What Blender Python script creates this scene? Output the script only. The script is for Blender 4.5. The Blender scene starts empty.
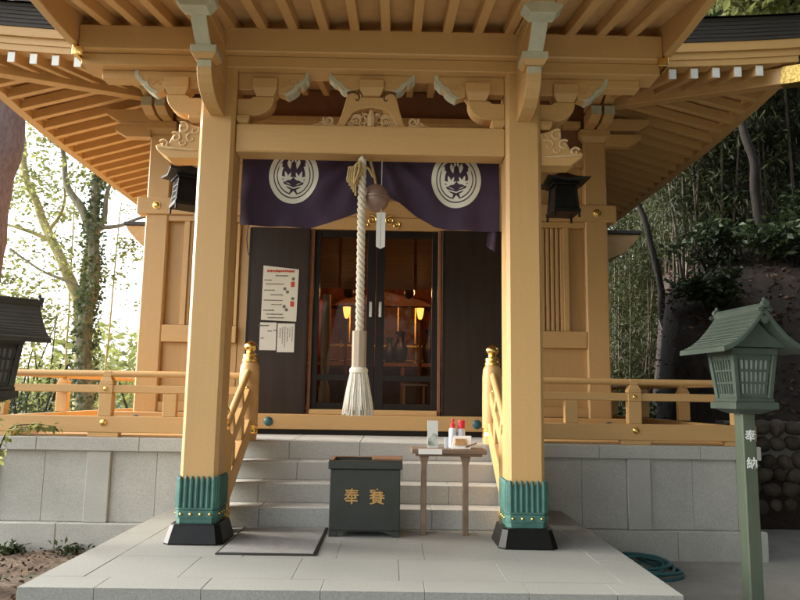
import bpy, bmesh, math, random
from mathutils import Vector, Matrix, noise as mnoise
R = math.radians
random.seed(7)
SC = bpy.context.scene
COL = SC.collection

# ------------------------------------------------------------------ camera
def make_camera():
    cd = bpy.data.cameras.new('camera')
    cd.sensor_fit = 'HORIZONTAL'; cd.sensor_width = 36.0; cd.lens = 36.0 * 696.22 / 800.0
    cd.clip_start = 0.05; cd.clip_end = 3000
    co = bpy.data.objects.new('camera', cd); COL.objects.link(co)
    yaw, pitch, roll = 0.0099, 0.1353, 0.0157
    f = Vector((math.sin(yaw)*math.cos(pitch), math.cos(yaw)*math.cos(pitch), math.sin(pitch)))
    r0 = Vector((math.cos(yaw), -math.sin(yaw), 0)); u0 = r0.cross(f)
    r = math.cos(roll)*r0 + math.sin(roll)*u0
    u = math.cos(roll)*u0 - math.sin(roll)*r0
    m = Matrix((r, u, -f)).transposed().to_4x4()
    m.translation = Vector((0.2278, -5.9369, 1.2304))
    co.matrix_world = m
    SC.camera = co
make_camera()

# ------------------------------------------------------------------ world, sun, exposure
SUN_EL, SUN_AZ = 26.0, -82.0      # azimuth measured from +Y towards +X: low light straight from the left, softened by the trees
w = bpy.data.worlds.new('World'); SC.world = w; w.use_nodes = True
nt = w.node_tree; bg = nt.nodes['Background']
sky = nt.nodes.new('ShaderNodeTexSky'); sky.sky_type = 'NISHITA'; sky.sun_disc = False
sky.sun_elevation = R(SUN_EL); sky.sun_rotation = R(SUN_AZ)
sky.air_density = 1.3; sky.dust_density = 3.0; sky.ozone_density = 1.0
hs = nt.nodes.new('ShaderNodeHueSaturation'); hs.inputs['Saturation'].default_value = 0.28
nt.links.new(sky.outputs[0], hs.inputs['Color']); nt.links.new(hs.outputs[0], bg.inputs[0])
bg.inputs[1].default_value = 0.15
sd = bpy.data.lights.new('sun', 'SUN'); sd.energy = 1.1; sd.angle = R(20); sd.color = (1.0, 0.92, 0.76)
so = bpy.data.objects.new('sun', sd); COL.objects.link(so)
sdir = Vector((math.sin(R(SUN_AZ))*math.cos(R(SUN_EL)), math.cos(R(SUN_AZ))*math.cos(R(SUN_EL)), math.sin(R(SUN_EL))))
so.rotation_euler = sdir.to_track_quat('Z', 'Y').to_euler()
so.location = sdir*40
vs = SC.view_settings; vs.view_transform = 'Standard'; vs.look = 'None'; vs.gamma = 1.0; vs.use_curve_mapping = False
vs.exposure = 2.2
SC.cycles.max_bounces = 8; SC.cycles.diffuse_bounces = 5; SC.cycles.transparent_max_bounces = 8

# ------------------------------------------------------------------ helpers
class MB:
    def __init__(s): s.bm = bmesh.new()
    def _add(s, tmp):
        me = bpy.data.meshes.new('tmp'); tmp.to_mesh(me); tmp.free(); s.bm.from_mesh(me); bpy.data.meshes.remove(me); return s
    def hexa(s, c8, bev=0.0):
        b = bmesh.new(); v = [b.verts.new(c) for c in c8]
        for f in ((0,3,2,1),(4,5,6,7),(0,1,5,4),(1,2,6,5),(2,3,7,6),(3,0,4,7)): b.faces.new([v[i] for i in f])
        if bev > 0: bmesh.ops.bevel(b, geom=b.edges[:], offset=bev, segments=1, affect='EDGES', clamp_overlap=True)
        return s._add(b)
    def box(s, x0, x1, y0, y1, z0, z1, bev=0.004):
        return s.hexa([(x0,y0,z0),(x1,y0,z0),(x1,y1,z0),(x0,y1,z0),(x0,y0,z1),(x1,y0,z1),(x1,y1,z1),(x0,y1,z1)], bev)
    def taper(s, cx, cy, z0, z1, a0, b0, a1, b1, bev=0.004):
        return s.hexa([(cx-a0,cy-b0,z0),(cx+a0,cy-b0,z0),(cx+a0,cy+b0,z0),(cx-a0,cy+b0,z0),(cx-a1,cy-b1,z1),(cx+a1,cy-b1,z1),(cx+a1,cy+b1,z1),(cx-a1,cy+b1,z1)], bev)
    def bar(s, p0, p1, wid, hei, up=(0,0,1), bev=0.004):
        p0, p1 = Vector(p0), Vector(p1); d = (p1-p0).normalized(); r = d.cross(Vector(up)).normalized(); u = r.cross(d)
        r *= wid/2; u *= hei/2
        return s.hexa([p0-r-u, p0+r-u, p1+r-u, p1-r-u, p0-r+u, p0+r+u, p1+r+u, p1-r+u], bev)
    def prism(s, pts, axis, a, b, bev=0.0):
        # pts (u,v): axis 'y' -> (x,z); 'x' -> (y,z); 'z' -> (x,y)
        def P(u, v, t): return (u,t,v) if axis == 'y' else ((t,u,v) if axis == 'x' else (u,v,t))
        bb = bmesh.new(); A = [bb.verts.new(P(u,v,a)) for u, v in pts]; B = [bb.verts.new(P(u,v,b)) for u, v in pts]
        n = len(pts)
        fa = bb.faces.new(A); fb = bb.faces.new(list(reversed(B)))
        for i in range(n): bb.faces.new((A[i], B[i], B[(i+1)%n], A[(i+1)%n]))
        bmesh.ops.recalc_face_normals(bb, faces=bb.faces[:])
        if bev > 0:
            bmesh.ops.bevel(bb, geom=[e for e in fa.edges]+[e for e in fb.edges], offset=bev, segments=1, affect='EDGES', clamp_overlap=True)
        bmesh.ops.triangulate(bb, faces=[f for f in bb.faces if len(f.verts) > 4])
        return s._add(bb)
    def tube(s, pts, rad, n=8, cap=True):
        pts = [Vector(p) for p in pts]; m = len(pts)
        rads = rad if isinstance(rad, (list, tuple)) else [rad]*m
        bb = bmesh.new(); rings = []
        t0 = (pts[1]-pts[0]).normalized(); ref = Vector((0,0,1)) if abs(t0.z) < 0.9 else Vector((1,0,0))
        r = t0.cross(ref).normalized()
        for i in range(m):
            t = (pts[min(i+1,m-1)]-pts[max(i-1,0)]).normalized()
            r = (r - t*r.dot(t)).normalized(); u = t.cross(r)
            rings.append([bb.verts.new(pts[i] + (r*math.cos(2*math.pi*k/n)+u*math.sin(2*math.pi*k/n))*rads[i]) for k in range(n)])
        for i in range(m-1):
            for k in range(n): bb.faces.new((rings[i][k], rings[i][(k+1)%n], rings[i+1][(k+1)%n], rings[i+1][k]))
        if cap:
            bb.faces.new(list(reversed(rings[0]))); bb.faces.new(rings[-1])
        return s._add(bb)
    def lathe(s, prof, cx, cy, n=20, rot=None):
        bb = bmesh.new(); rings = []
        for r, z in prof: rings.append([bb.verts.new((r*math.cos(2*math.pi*k/n), r*math.sin(2*math.pi*k/n), z)) for k in range(n)])
        for i in range(len(prof)-1):
            for k in range(n): bb.faces.new((rings[i][k], rings[i][(k+1)%n], rings[i+1][(k+1)%n], rings[i+1][k]))
        bb.faces.new(list(reversed(rings[0]))); bb.faces.new(rings[-1])
        M = Matrix.Translation((cx,cy,0))
        if rot: M = rot
        bmesh.ops.transform(bb, matrix=M, verts=bb.verts[:])
        return s._add(bb)
    def dome(s, c, r, axis='y', flat=0.6, n=14):
        prof = [(r*math.cos(a), -r*flat*math.sin(a)) for a in [i*math.pi/2/6 for i in range(6)]] + [(0.001, -r*flat)]
        M = Matrix.Translation(c) @ (Matrix.Rotation(R(-90), 4, 'X') if axis == 'y' else Matrix.Identity(4))
        # local -z becomes -y for axis y
        return s.lathe(prof, 0, 0, n, M)
    def grid(s, fn, nu, nv, thick=None):
        bb = bmesh.new()
        V = [[bb.verts.new(fn(i/nu, j/nv)) for j in range(nv+1)] for i in range(nu+1)]
        for i in range(nu):
            for j in range(nv): bb.faces.new((V[i][j], V[i+1][j], V[i+1][j+1], V[i][j+1]))
        if thick: bmesh.ops.solidify(bb, geom=bb.faces[:], thickness=thick)
        return s._add(bb)
    def slab(s, fn, nu, nv, drop):
        # a sheet fn(u,v) given real thickness: a second sheet 'drop' lower, with closed edges
        bb = bmesh.new(); T = []
        for dz in (0, drop): T.append([[bb.verts.new(Vector(fn(i/nu, j/nv))-Vector((0,0,dz))) for j in range(nv+1)] for i in range(nu+1)])
        for q in T:
            for i in range(nu):
                for j in range(nv): bb.faces.new((q[i][j], q[i+1][j], q[i+1][j+1], q[i][j+1]))
        for i in range(nu):
            for j in (0, nv): bb.faces.new((T[0][i][j], T[0][i+1][j], T[1][i+1][j], T[1][i][j]))
        for j in range(nv):
            for i in (0, nu): bb.faces.new((T[0][i][j], T[0][i][j+1], T[1][i][j+1], T[1][i][j]))
        return s._add(bb)
    def build(s, name, mat, parent=None, smooth=False):
        me = bpy.data.meshes.new(name)
        bmesh.ops.recalc_face_normals(s.bm, faces=s.bm.faces[:])
        s.bm.to_mesh(me); s.bm.free(); me.materials.append(mat)
        if smooth:
            for p in me.polygons: p.use_smooth = True
            try: me.set_sharp_from_angle(angle=R(40))
            except Exception: pass
        o = bpy.data.objects.new(name, me); COL.objects.link(o)
        if parent is not None:
            o.parent = parent
            rl = parent
            off = Vector((0,0,0)); 
            while rl is not None:
                off += rl.location; rl = rl.parent
            if rl is None and not parent.get('_local'): o.matrix_parent_inverse = Matrix.Translation(-root_loc(parent))
        return o

def root_loc(p):
    # parts are modelled in world coordinates; nested parents sit at identity below the root
    while p.parent is not None: p = p.parent
    return p.location.copy() if p.type == 'EMPTY' else Vector((0,0,0))
# only direct children of an Empty need the inverse; deeper ones inherit an identity chain
def fix_parent(o):
    if o.parent is not None and o.parent.parent is not None: o.matrix_parent_inverse = Matrix.Identity(4)
_build = MB.build
def build2(s, name, mat, parent=None, smooth=False):
    o = _build(s, name, mat, None, smooth)
    if parent is not None:
        o.parent = parent
        if parent.type == 'EMPTY': o.matrix_parent_inverse = Matrix.Translation(-parent.location)
    return o
MB.build = build2

def tag(o, label, cat, group=None):
    o['label'] = label; o['category'] = cat
    if group: o['group'] = group
    return o
def thing(name, label, cat, loc=(0,0,0), group=None):
    o = bpy.data.objects.new(name, None); COL.objects.link(o); o.location = loc; o.empty_display_size = 0.2
    return tag(o, label, cat, group)
def copy_tree(o, parent=None):
    c = o.copy(); COL.objects.link(c)
    if parent is not None: c.parent = parent; c.matrix_parent_inverse = o.matrix_parent_inverse.copy()
    for ch in list(o.children): copy_tree(ch, c)
    return c

def mat(name, base, rough=0.6, metal=0.0, var=0.12, scale=3.0, stretch=(1,1,1), hue2=None, bump=0.0, bscale=40.0, fine=0.0, fscale=120.0, trans=0.0, emit=None, island=0.0, spec=0.5):
    m = bpy.data.materials.new(name); m.use_nodes = True; n = m.node_tree; L = n.links
    p = n.nodes['Principled BSDF']; p.inputs['Roughness'].default_value = rough; p.inputs['Metallic'].default_value = metal
    p.inputs['Specular IOR Level'].default_value = spec
    tc = n.nodes.new('ShaderNodeTexCoord'); mp = n.nodes.new('ShaderNodeMapping'); mp.inputs['Scale'].default_value = stretch
    L.new(tc.outputs['Object'], mp.inputs['Vector'])
    nz = n.nodes.new('ShaderNodeTexNoise'); nz.inputs['Scale'].default_value = scale; nz.inputs['Detail'].default_value = 6; nz.inputs['Roughness'].default_value = 0.6
    L.new(mp.outputs[0], nz.inputs['Vector'])
    cr = n.nodes.new('ShaderNodeValToRGB'); cr.color_ramp.elements[0].position = 0.3; cr.color_ramp.elements[1].position = 0.7
    h2 = hue2 or base
    cr.color_ramp.elements[0].color = (*[c*(1-var) for c in base], 1); cr.color_ramp.elements[1].color = (*[min(1, c*(1+var)) for c in h2], 1)
    L.new(nz.outputs['Fac'], cr.inputs[0]); col = cr.outputs[0]
    if fine > 0:
        nf = n.nodes.new('ShaderNodeTexNoise'); nf.inputs['Scale'].default_value = fscale; nf.inputs['Detail'].default_value = 2
        L.new(tc.outputs['Object'], nf.inputs['Vector'])
        mr = n.nodes.new('ShaderNodeMapRange'); mr.inputs[1].default_value = 0.3; mr.inputs[2].default_value = 0.7; mr.inputs[3].default_value = 1-fine; mr.inputs[4].default_value = 1+fine
        L.new(nf.outputs['Fac'], mr.inputs[0])
        mx = n.nodes.new('ShaderNodeMix'); mx.data_type = 'RGBA'; mx.blend_type = 'MULTIPLY'; mx.inputs[0].default_value = 1
        L.new(col, mx.inputs[6]); L.new(mr.outputs[0], mx.inputs[7]); col = mx.outputs[2]
    if island > 0:
        g = n.nodes.new('ShaderNodeNewGeometry')
        mr = n.nodes.new('ShaderNodeMapRange'); mr.inputs[3].default_value = 1-island; mr.inputs[4].default_value = 1+island
        L.new(g.outputs['Random Per Island'], mr.inputs[0])
        mx = n.nodes.new('ShaderNodeMix'); mx.data_type = 'RGBA'; mx.blend_type = 'MULTIPLY'; mx.inputs[0].default_value = 1
        L.new(col, mx.inputs[6]); L.new(mr.outputs[0], mx.inputs[7]); col = mx.outputs[2]
    L.new(col, p.inputs['Base Color'])
    if bump > 0:
        nb = n.nodes.new('ShaderNodeTexNoise'); nb.inputs['Scale'].default_value = bscale; nb.inputs['Detail'].default_value = 4
        L.new(mp.outputs[0], nb.inputs['Vector'])
        bp = n.nodes.new('ShaderNodeBump'); bp.inputs['Strength'].default_value = bump; bp.inputs['Distance'].default_value = 0.02
        L.new(nb.outputs['Fac'], bp.inputs['Height']); L.new(bp.outputs[0], p.inputs['Normal'])
    if trans > 0:
        tr = n.nodes.new('ShaderNodeBsdfTranslucent'); L.new(col, tr.inputs[0])
        ms = n.nodes.new('ShaderNodeMixShader'); ms.inputs[0].default_value = trans
        out = n.nodes['Material Output']; L.new(p.outputs[0], ms.inputs[1]); L.new(tr.outputs[0], ms.inputs[2]); L.new(ms.outputs[0], out.inputs[0])
    if emit:
        p.inputs['Emission Color'].default_value = (*emit[:3], 1); p.inputs['Emission Strength'].default_value = emit[3]
    return m

OC = (0.575, 0.352, 0.143); OC2 = (0.55, 0.333, 0.132)
M = {}
M['wz'] = mat('painted_wood_upright', OC, 0.5, var=0.05, scale=2.2, stretch=(9,9,0.35), hue2=OC2, bump=0.05, bscale=14, fine=0.04, fscale=60)
M['wx'] = mat('painted_wood_lengthways', OC, 0.5, var=0.05, scale=2.2, stretch=(0.35,9,9), hue2=OC2, bump=0.05, bscale=14, fine=0.04, fscale=60)
M['wy'] = mat('painted_wood_depthways', OC, 0.5, var=0.05, scale=2.2, stretch=(9,0.35,9), hue2=OC2, bump=0.05, bscale=14, fine=0.04, fscale=60)
M['panel'] = mat('ochre_panel_board', (0.51,0.31,0.125), 0.55, var=0.08, scale=2, stretch=(10,10,0.3), bump=0.05, bscale=14)
M['soffit'] = mat('soffit_board', (0.53,0.335,0.15), 0.65, var=0.10, scale=2, stretch=(3,3,3), bump=0.05, bscale=20)
M['frieze'] = mat('brown_frieze_board', (0.22,0.095,0.045), 0.65, var=0.10, scale=2, stretch=(3,3,3))
M['carving'] = mat('carved_pale_wood', (0.62,0.44,0.24), 0.6, var=0.15, scale=14, bump=0.15, bscale=60)
M['groove'] = mat('dark_carved_groove', (0.10,0.05,0.03), 0.8)
M['verdigris'] = mat('weathered_white_paint', (0.48,0.475,0.36), 0.6, var=0.10, scale=9, fine=0.06)
M['white'] = mat('white_paint', (0.80,0.82,0.80), 0.5, var=0.04)
M['gold'] = mat('gilt_metal', (0.83,0.56,0.18), 0.26, 1.0, var=0.12, scale=25, bump=0.12, bscale=60)
M['gilt_openwork'] = mat('gilt_openwork', (0.80,0.50,0.16), 0.33, 1.0, var=0.5, scale=38, bump=0.6, bscale=70)
M['green'] = mat('green_patina_metal', (0.042,0.130,0.110), 0.55, var=0.22, scale=7, hue2=(0.052,0.15,0.125), bump=0.1, bscale=50, fine=0.08)
M['teal'] = mat('teal_nail_cover', (0.03,0.11,0.12), 0.4, var=0.25, scale=20)
M['blackstone'] = mat('polished_black_stone', (0.008,0.0075,0.007), 0.28, spec=0.22, var=0.3, scale=12, fine=0.3, fscale=200)
def granite(nm, b, v=0.07): return mat(nm, b, 0.75, var=v, scale=1.6, bump=0.10, bscale=120, fine=0.16, fscale=105, hue2=tuple(c*0.97 for c in b))
M['granite'] = granite('wall_granite', (0.43,0.43,0.395), 0.12)
M['paving'] = granite('paving_granite', (0.235,0.24,0.225))
M['step'] = granite('step_granite', (0.43,0.43,0.41))
M['joint'] = mat('joint_mortar', (0.16,0.155,0.14), 0.9)
M['palegravel'] = mat('pale_gravel', (0.48,0.45,0.38), 0.95, var=0.15, scale=3, bump=0.3, bscale=60, fine=0.25, fscale=80)
M['soil'] = mat('brown_soil', (0.075,0.05,0.032), 0.95, var=0.5, scale=7, hue2=(0.11,0.075,0.048), bump=0.9, bscale=18, fine=0.35, fscale=60)
M['concrete'] = mat('worn_concrete', (0.28,0.275,0.25), 0.85, var=0.22, scale=1.3, bump=0.12, bscale=60, fine=0.12, fscale=90)
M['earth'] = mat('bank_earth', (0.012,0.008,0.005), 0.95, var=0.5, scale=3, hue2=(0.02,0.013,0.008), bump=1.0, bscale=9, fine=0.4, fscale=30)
M['forestfloor'] = mat('forest_floor', (0.05,0.06,0.025), 0.95, var=0.5, scale=2, bump=0.6, bscale=9)
M['cobble'] = mat('retaining_cobble', (0.07,0.055,0.043), 0.85, var=0.3, scale=6, bump=0.4, bscale=30, island=0.35)
M['purple'] = mat('purple_cloth', (0.043,0.023,0.049), 0.85, var=0.10, scale=5, bump=0.05, bscale=200)
M['crest'] = mat('crest_white_cloth', (0.66,0.63,0.55), 0.85, var=0.05)
M['rope'] = mat('hemp_rope', (0.62,0.55,0.43), 0.9, var=0.15, scale=30, bump=0.3, bscale=120)
M['oldrope'] = mat('old_hemp', (0.42,0.30,0.13), 0.9, var=0.25, scale=30, bump=0.3, bscale=120)
M['grip'] = mat('pale_bare_wood', (0.42,0.33,0.24), 0.6, var=0.12, scale=3, stretch=(10,10,0.5))
M['tassel'] = mat('tassel_hemp', (0.66,0.60,0.50), 0.9, var=0.14, scale=10, island=0.22)
M['bell'] = mat('coppery_bell_metal', (0.26,0.165,0.13), 0.42, 0.25, var=0.18, scale=8)
M['ink'] = mat('faded_ink', (0.14,0.12,0.10), 0.9)
M['redink'] = mat('red_ink', (0.45,0.05,0.03), 0.8)
M['paper'] = mat('notice_paper', (0.62,0.58,0.50), 0.7, var=0.04)
M['creampaper'] = mat('cream_notice_paper', (0.60,0.56,0.45), 0.7, var=0.04)
M['whitepaper'] = mat('white_paper', (0.74,0.73,0.70), 0.8, var=0.03)
M['shutter'] = mat('dark_stained_shutter', (0.030,0.019,0.013), 0.45, spec=0.25, var=0.25, scale=2, stretch=(6,6,0.5))
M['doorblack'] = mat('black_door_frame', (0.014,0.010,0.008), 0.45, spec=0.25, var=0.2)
M['handle'] = mat('steel_handle', (0.62,0.58,0.5), 0.35, 0.9)
M['boxgreen'] = mat('dark_green_grey_paint', (0.022,0.026,0.022), 0.42, var=0.18, scale=6, bump=0.05, bscale=60)
M['oldwood'] = mat('worn_brown_wood', (0.16,0.085,0.045), 0.6, var=0.25, scale=3, stretch=(0.6,8,8))
M['tablewood'] = mat('table_worn_wood', (0.15,0.095,0.062), 0.6, var=0.22, scale=3, stretch=(1,8,1.5), hue2=(0.19,0.13,0.09))
M['goldpaint'] = mat('gold_paint', (0.50,0.29,0.09), 0.5, 0.2, var=0.15, scale=30)
M['matgrey'] = mat('grey_door_mat', (0.28,0.275,0.265), 0.95, var=0.12, scale=8, bump=0.7, bscale=260, fine=0.18, fscale=160)
M['rubber'] = mat('black_rubber', (0.012,0.012,0.012), 0.7)
M['lanternblack'] = mat('blackened_bronze', (0.013,0.013,0.013), 0.45, 0.3, var=0.3, scale=10)
M['latticewhite'] = mat('lantern_white_panel', (0.62,0.68,0.66), 0.6, var=0.08, trans=0.35)
M['shadepanel'] = mat('shade_painted_panel', (0.30,0.28,0.27), 0.7, var=0.08)  # panel colour dimmed to stand for shade on the backlit lantern
M['lanterngreen'] = mat('green_painted_lantern', (0.060,0.085,0.066), 0.55, var=0.14, scale=6, bump=0.06, bscale=50, fine=0.06)
M['postgreen'] = mat('green_painted_post', (0.085,0.108,0.074), 0.5, var=0.12, scale=3, stretch=(4,4,0.5))
M['lanternshaded'] = mat('shade_painted_lantern', (0.042,0.042,0.036), 0.6, var=0.2, scale=6, bump=0.06, bscale=50)  # shade put into the colour: dark copy for the backlit lantern
M['hose'] = mat('teal_garden_hose', (0.030,0.125,0.135), 0.4, var=0.15)
M['roof'] = mat('dark_layered_roof', (0.05,0.045,0.043), 0.7, var=0.25, scale=3, stretch=(0.5,3,30), bump=0.4, bscale=8)
M['redcloth'] = mat('red_brocade', (0.26,0.085,0.025), 0.8, var=0.35, scale=8)
M['interior'] = mat('interior_board', (0.16,0.075,0.03), 0.7, var=0.2)
M['interiorwood'] = mat('interior_lacquer', (0.24,0.10,0.04), 0.5, var=0.25, scale=6)
M['blind'] = mat('bamboo_blind', (0.34,0.19,0.085), 0.7, var=0.25, scale=3, stretch=(0.4,1,60))
M['redstrip'] = mat('red_strip_cloth', (0.30,0.03,0.02), 0.8, var=0.2)
M['vessel'] = mat('dark_vessel', (0.025,0.015,0.012), 0.35, var=0.2)
M['lampshade'] = mat('lit_lamp_shade', (0.8,0.5,0.2), 0.6, emit=(1.0,0.40,0.09,0.9))
M['redplastic'] = mat('red_plastic', (0.60,0.02,0.03), 0.35, var=0.03)
M['bottle'] = mat('pale_bottle_plastic', (0.62,0.66,0.72), 0.3, var=0.10, scale=18, trans=0.2)
M['picture'] = mat('landscape_print', (0.30,0.36,0.26), 0.6, var=0.55, scale=12, hue2=(0.45,0.52,0.50))
M['pale_sky_print'] = mat('pale_print', (0.66,0.70,0.70), 0.6, var=0.05)
M['brownprint'] = mat('brown_print', (0.40,0.22,0.09), 0.6, var=0.4, scale=25)
M['bark'] = mat('dark_bark', (0.014,0.010,0.007), 0.9, var=0.4, scale=5, stretch=(3,3,0.6), bump=0.8, bscale=14)
M['palebark'] = mat('pale_grey_bark', (0.20,0.19,0.135), 0.9, var=0.4, scale=5, stretch=(3,3,0.6), bump=0.8, bscale=14)
M['purplebark'] = mat('reddish_purple_bark', (0.15,0.105,0.105), 0.9, var=0.3, scale=9, stretch=(2,2,0.8), bump=0.7, bscale=16)
M['mossbark'] = mat('mossy_yellow_bark', (0.32,0.31,0.12), 0.9, var=0.45, scale=5, hue2=(0.38,0.33,0.17), bump=0.6, bscale=12)
M['culm'] = mat('bamboo_culm', (0.050,0.038,0.020), 0.6, var=0.45, scale=0.8, hue2=(0.075,0.055,0.028))
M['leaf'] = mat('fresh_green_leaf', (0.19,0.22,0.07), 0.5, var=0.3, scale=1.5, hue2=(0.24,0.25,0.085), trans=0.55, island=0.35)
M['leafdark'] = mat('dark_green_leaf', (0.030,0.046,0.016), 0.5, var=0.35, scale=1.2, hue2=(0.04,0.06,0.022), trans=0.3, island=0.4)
M['ivy'] = mat('ivy_leaf', (0.10,0.14,0.065), 0.5, var=0.3, scale=2, trans=0.35, island=0.4)
M['bambooleaf'] = mat('bamboo_leaf', (0.034,0.044,0.012), 0.5, var=0.35, scale=0.7, hue2=(0.052,0.060,0.018), trans=0.4, island=0.4)
M['litter'] = mat('dead_leaves', (0.07,0.038,0.025), 0.9, var=0.4, scale=5, island=0.6)
m_glass = bpy.data.materials.new('door_glass'); m_glass.use_nodes = True
_n = m_glass.node_tree; _o = _n.nodes['Material Output']; _n.nodes.remove(_n.nodes['Principled BSDF'])
_t = _n.nodes.new('ShaderNodeBsdfTransparent'); _t.inputs[0].default_value = (0.76,0.73,0.68,1); _g = _n.nodes.new('ShaderNodeBsdfGlossy'); _g.inputs['Roughness'].default_value = 0.03
_f = _n.nodes.new('ShaderNodeFresnel'); _f.inputs[0].default_value = 1.22; _m = _n.nodes.new('ShaderNodeMixShader')
_n.links.new(_f.outputs[0], _m.inputs[0]); _n.links.new(_t.outputs[0], _m.inputs[1]); _n.links.new(_g.outputs[0], _m.inputs[2]); _n.links.new(_m.outputs[0], _o.inputs[0])
M['glass'] = m_glass

def structure(o): o['kind'] = 'structure'; return o
def text_mesh(mb, ch, cx, y, cz, size, depth=0.004, ang=0.0):
    c = bpy.data.curves.new('t', 'FONT'); c.body = ch; c.size = size; c.extrude = depth; c.offset = size*0.010
    c.align_x = 'CENTER'; c.align_y = 'CENTER'
    o = bpy.data.objects.new('t', c); COL.objects.link(o); bpy.context.view_layer.update()
    me = bpy.data.meshes.new_from_object(o.evaluated_get(bpy.context.evaluated_depsgraph_get()))
    bpy.data.objects.remove(o); b = bmesh.new(); b.from_mesh(me); bpy.data.meshes.remove(me)
    bb = [v.co for v in b.verts]; mx = (min(v.x for v in bb)+max(v.x for v in bb))/2; my = (min(v.y for v in bb)+max(v.y for v in bb))/2
    bmesh.ops.transform(b, matrix=Matrix.Translation((cx,y,cz)) @ Matrix.Rotation(ang,4,'Z') @ Matrix.Rotation(R(90),4,'X') @ Matrix.Translation((-mx,-my,0)), verts=b.verts[:])
    mb._add(b)

# ------------------------------------------------------------------ terrain
GZ = -0.52
def sm(a, b, x):
    t = max(0.0, min(1.0, (x-a)/(b-a))); return t*t*(3-2*t)
def hill(x, y):
    g = GZ
    # the cut earth bank on the right: steep face, then a slope that keeps climbing
    edge = max(5.05, 0.228+0.372*(y+5.94)) + 0.14*math.sin(y*1.3) + 1.1*sm(4.5, 1.0, y)
    front = 3.9 + 0.15*math.sin(x*1.3)
    a = sm(edge, edge+0.55, x) if y > front else sm(edge+1.9, edge+3.4, x)
    top = 0.35 + 2.9*sm(3.9, 8.8, y) + 0.42*max(0, x-5.6) + 0.10*max(0, y-9)
    if y < 4: top = 1.0 + 0.42*max(0, x-5.6)
    if y < 3: top = max(top, 1.0+1.1*max(0, x-6.2))  # near slope, out of view, raised to block sky on the right
    top = min(top, 15.0)
    back = sm(26, 60, y)*12*sm(-30, 25, x)
    g += a*(top+0.55) + back*(1-a*0.5)
    g += 0.10*a*mnoise.noise((x*0.9, y*0.9, 0.3)) + 0.05*a*mnoise.noise((x*3, y*3, 5))
    # ground falls away behind the shrine on the left
    g -= 1.5*sm(9.0, 20.0, -x)*sm(13, 24, y)
    return g
def terrain(mb, xs, ys):
    b = bmesh.new(); V = [[b.verts.new((x, y, hill(x, y))) for y in ys] for x in xs]
    for i in range(len(xs)-1):
        for j in range(len(ys)-1): b.faces.new((V[i][j], V[i+1][j], V[i+1][j+1], V[i][j+1]))
    mb._add(b)
def span(a, b, s):
    n = max(1, int(round((b-a)/s))); return [a+(b-a)*i/n for i in range(n+1)]
xs = [-1500, -600, -250, -120] + span(-70, -15, 5) + span(-14, 4.6, 1.2) + span(4.75, 8, 0.16) + span(8.5, 30, 1.0) + [40, 70, 150, 600, 1500]
ys = [-1500, -600, -200, -60, -30] + span(-20, -4, 2) + span(-3, 3, 0.5) + span(3.2, 12, 0.22) + span(12.6, 40, 1.2) + [50, 60, 75, 100, 200, 600, 1500]
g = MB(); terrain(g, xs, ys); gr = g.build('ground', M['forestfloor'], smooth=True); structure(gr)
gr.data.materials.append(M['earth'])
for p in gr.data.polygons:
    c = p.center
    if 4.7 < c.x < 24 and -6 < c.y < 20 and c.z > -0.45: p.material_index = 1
def sheet(name, x0, x1, y0, y1, z, m):
    b = MB(); b.grid(lambda u, v: (x0+(x1-x0)*u, y0+(y1-y0)*v, z), 6, 6); return structure(b.build(name, m))
sheet('forecourt_concrete', 2.13, 6.9, -9, 3.98, GZ+0.006, M['concrete'])
sheet('gravel_path', -2.13, 2.13, -12, -1.36, GZ+0.006, M['concrete'])
sheet('gravel_yard', -22, -4.42, 2.05, 13, GZ+0.012, M['palegravel'])
sb = MB()
sb.grid(lambda u, v: (-9+6.87*u, -9+10.9*v, GZ+0.02+0.05*mnoise.noise((u*9, v*14, 1))+0.03*mnoise.noise((u*30, v*45, 2))), 60, 90)
structure(sb.build('soil_bed', M['soil'], smooth=True))

# ------------------------------------------------------------------ stone platform, podium and stairs
pv = MB()
pv.box(-2.06, 2.06, -1.30, 1.9, GZ, -0.02, 0); jo = pv
pl = thing('stone_platform', 'pale granite platform paved with slabs under the porch pillars', 'platform', (0, 0, GZ))
jo.build('core', M['joint'], pl)
pv = MB(); rnd = random.Random(3)
def slab(x0, x1, y0, y1, z=0.0):
    dz = rnd.uniform(-0.0012, 0.0012); g_ = 0.0012
    pv.box(x0+g_, x1-g_, y0+g_, y1-g_, z-0.14, z+dz, 0.002)
B = 0.30
cuts = [-2.10, -1.62, -0.95, -0.20, 0.46, 1.12, 1.68, 2.10]
for a, b in zip(cuts, cuts[1:]): slab(a, b, -1.34, -1.34+0.27)
for s in (-1, 1):
    ycuts = [-1.07, -0.42, 0.38, 1.1, 1.9]
    for a, b in zip(ycuts, ycuts[1:]): slab(min(s*2.10, s*(2.10-B)), max(s*2.10, s*(2.10-B)), a, b)
rows = [-1.07, -0.47, 0.14, 0.72]
for k, (a, b) in enumerate(zip(rows, rows[1:])):
    c = [-1.80, -1.18+0.3*(k % 2), -0.42+0.25*(k % 2), 0.30+0.2*(k % 2), 1.02+0.2*(k % 2), 1.80]
    for x0, x1 in zip(c, c[1:]): slab(x0, x1, a, b)
for a, b in ((-1.80, -1.46), (1.46, 1.80)): slab(a, b, 0.72, 1.9)
pv.build('paving_slab', M['paving'], pl)
pb = MB(); pb.box(-2.08, 2.08, -1.32, 1.88, GZ-0.05, -0.142, 0.004); pb.build('kerb_face', M['paving'], pl)

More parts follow.
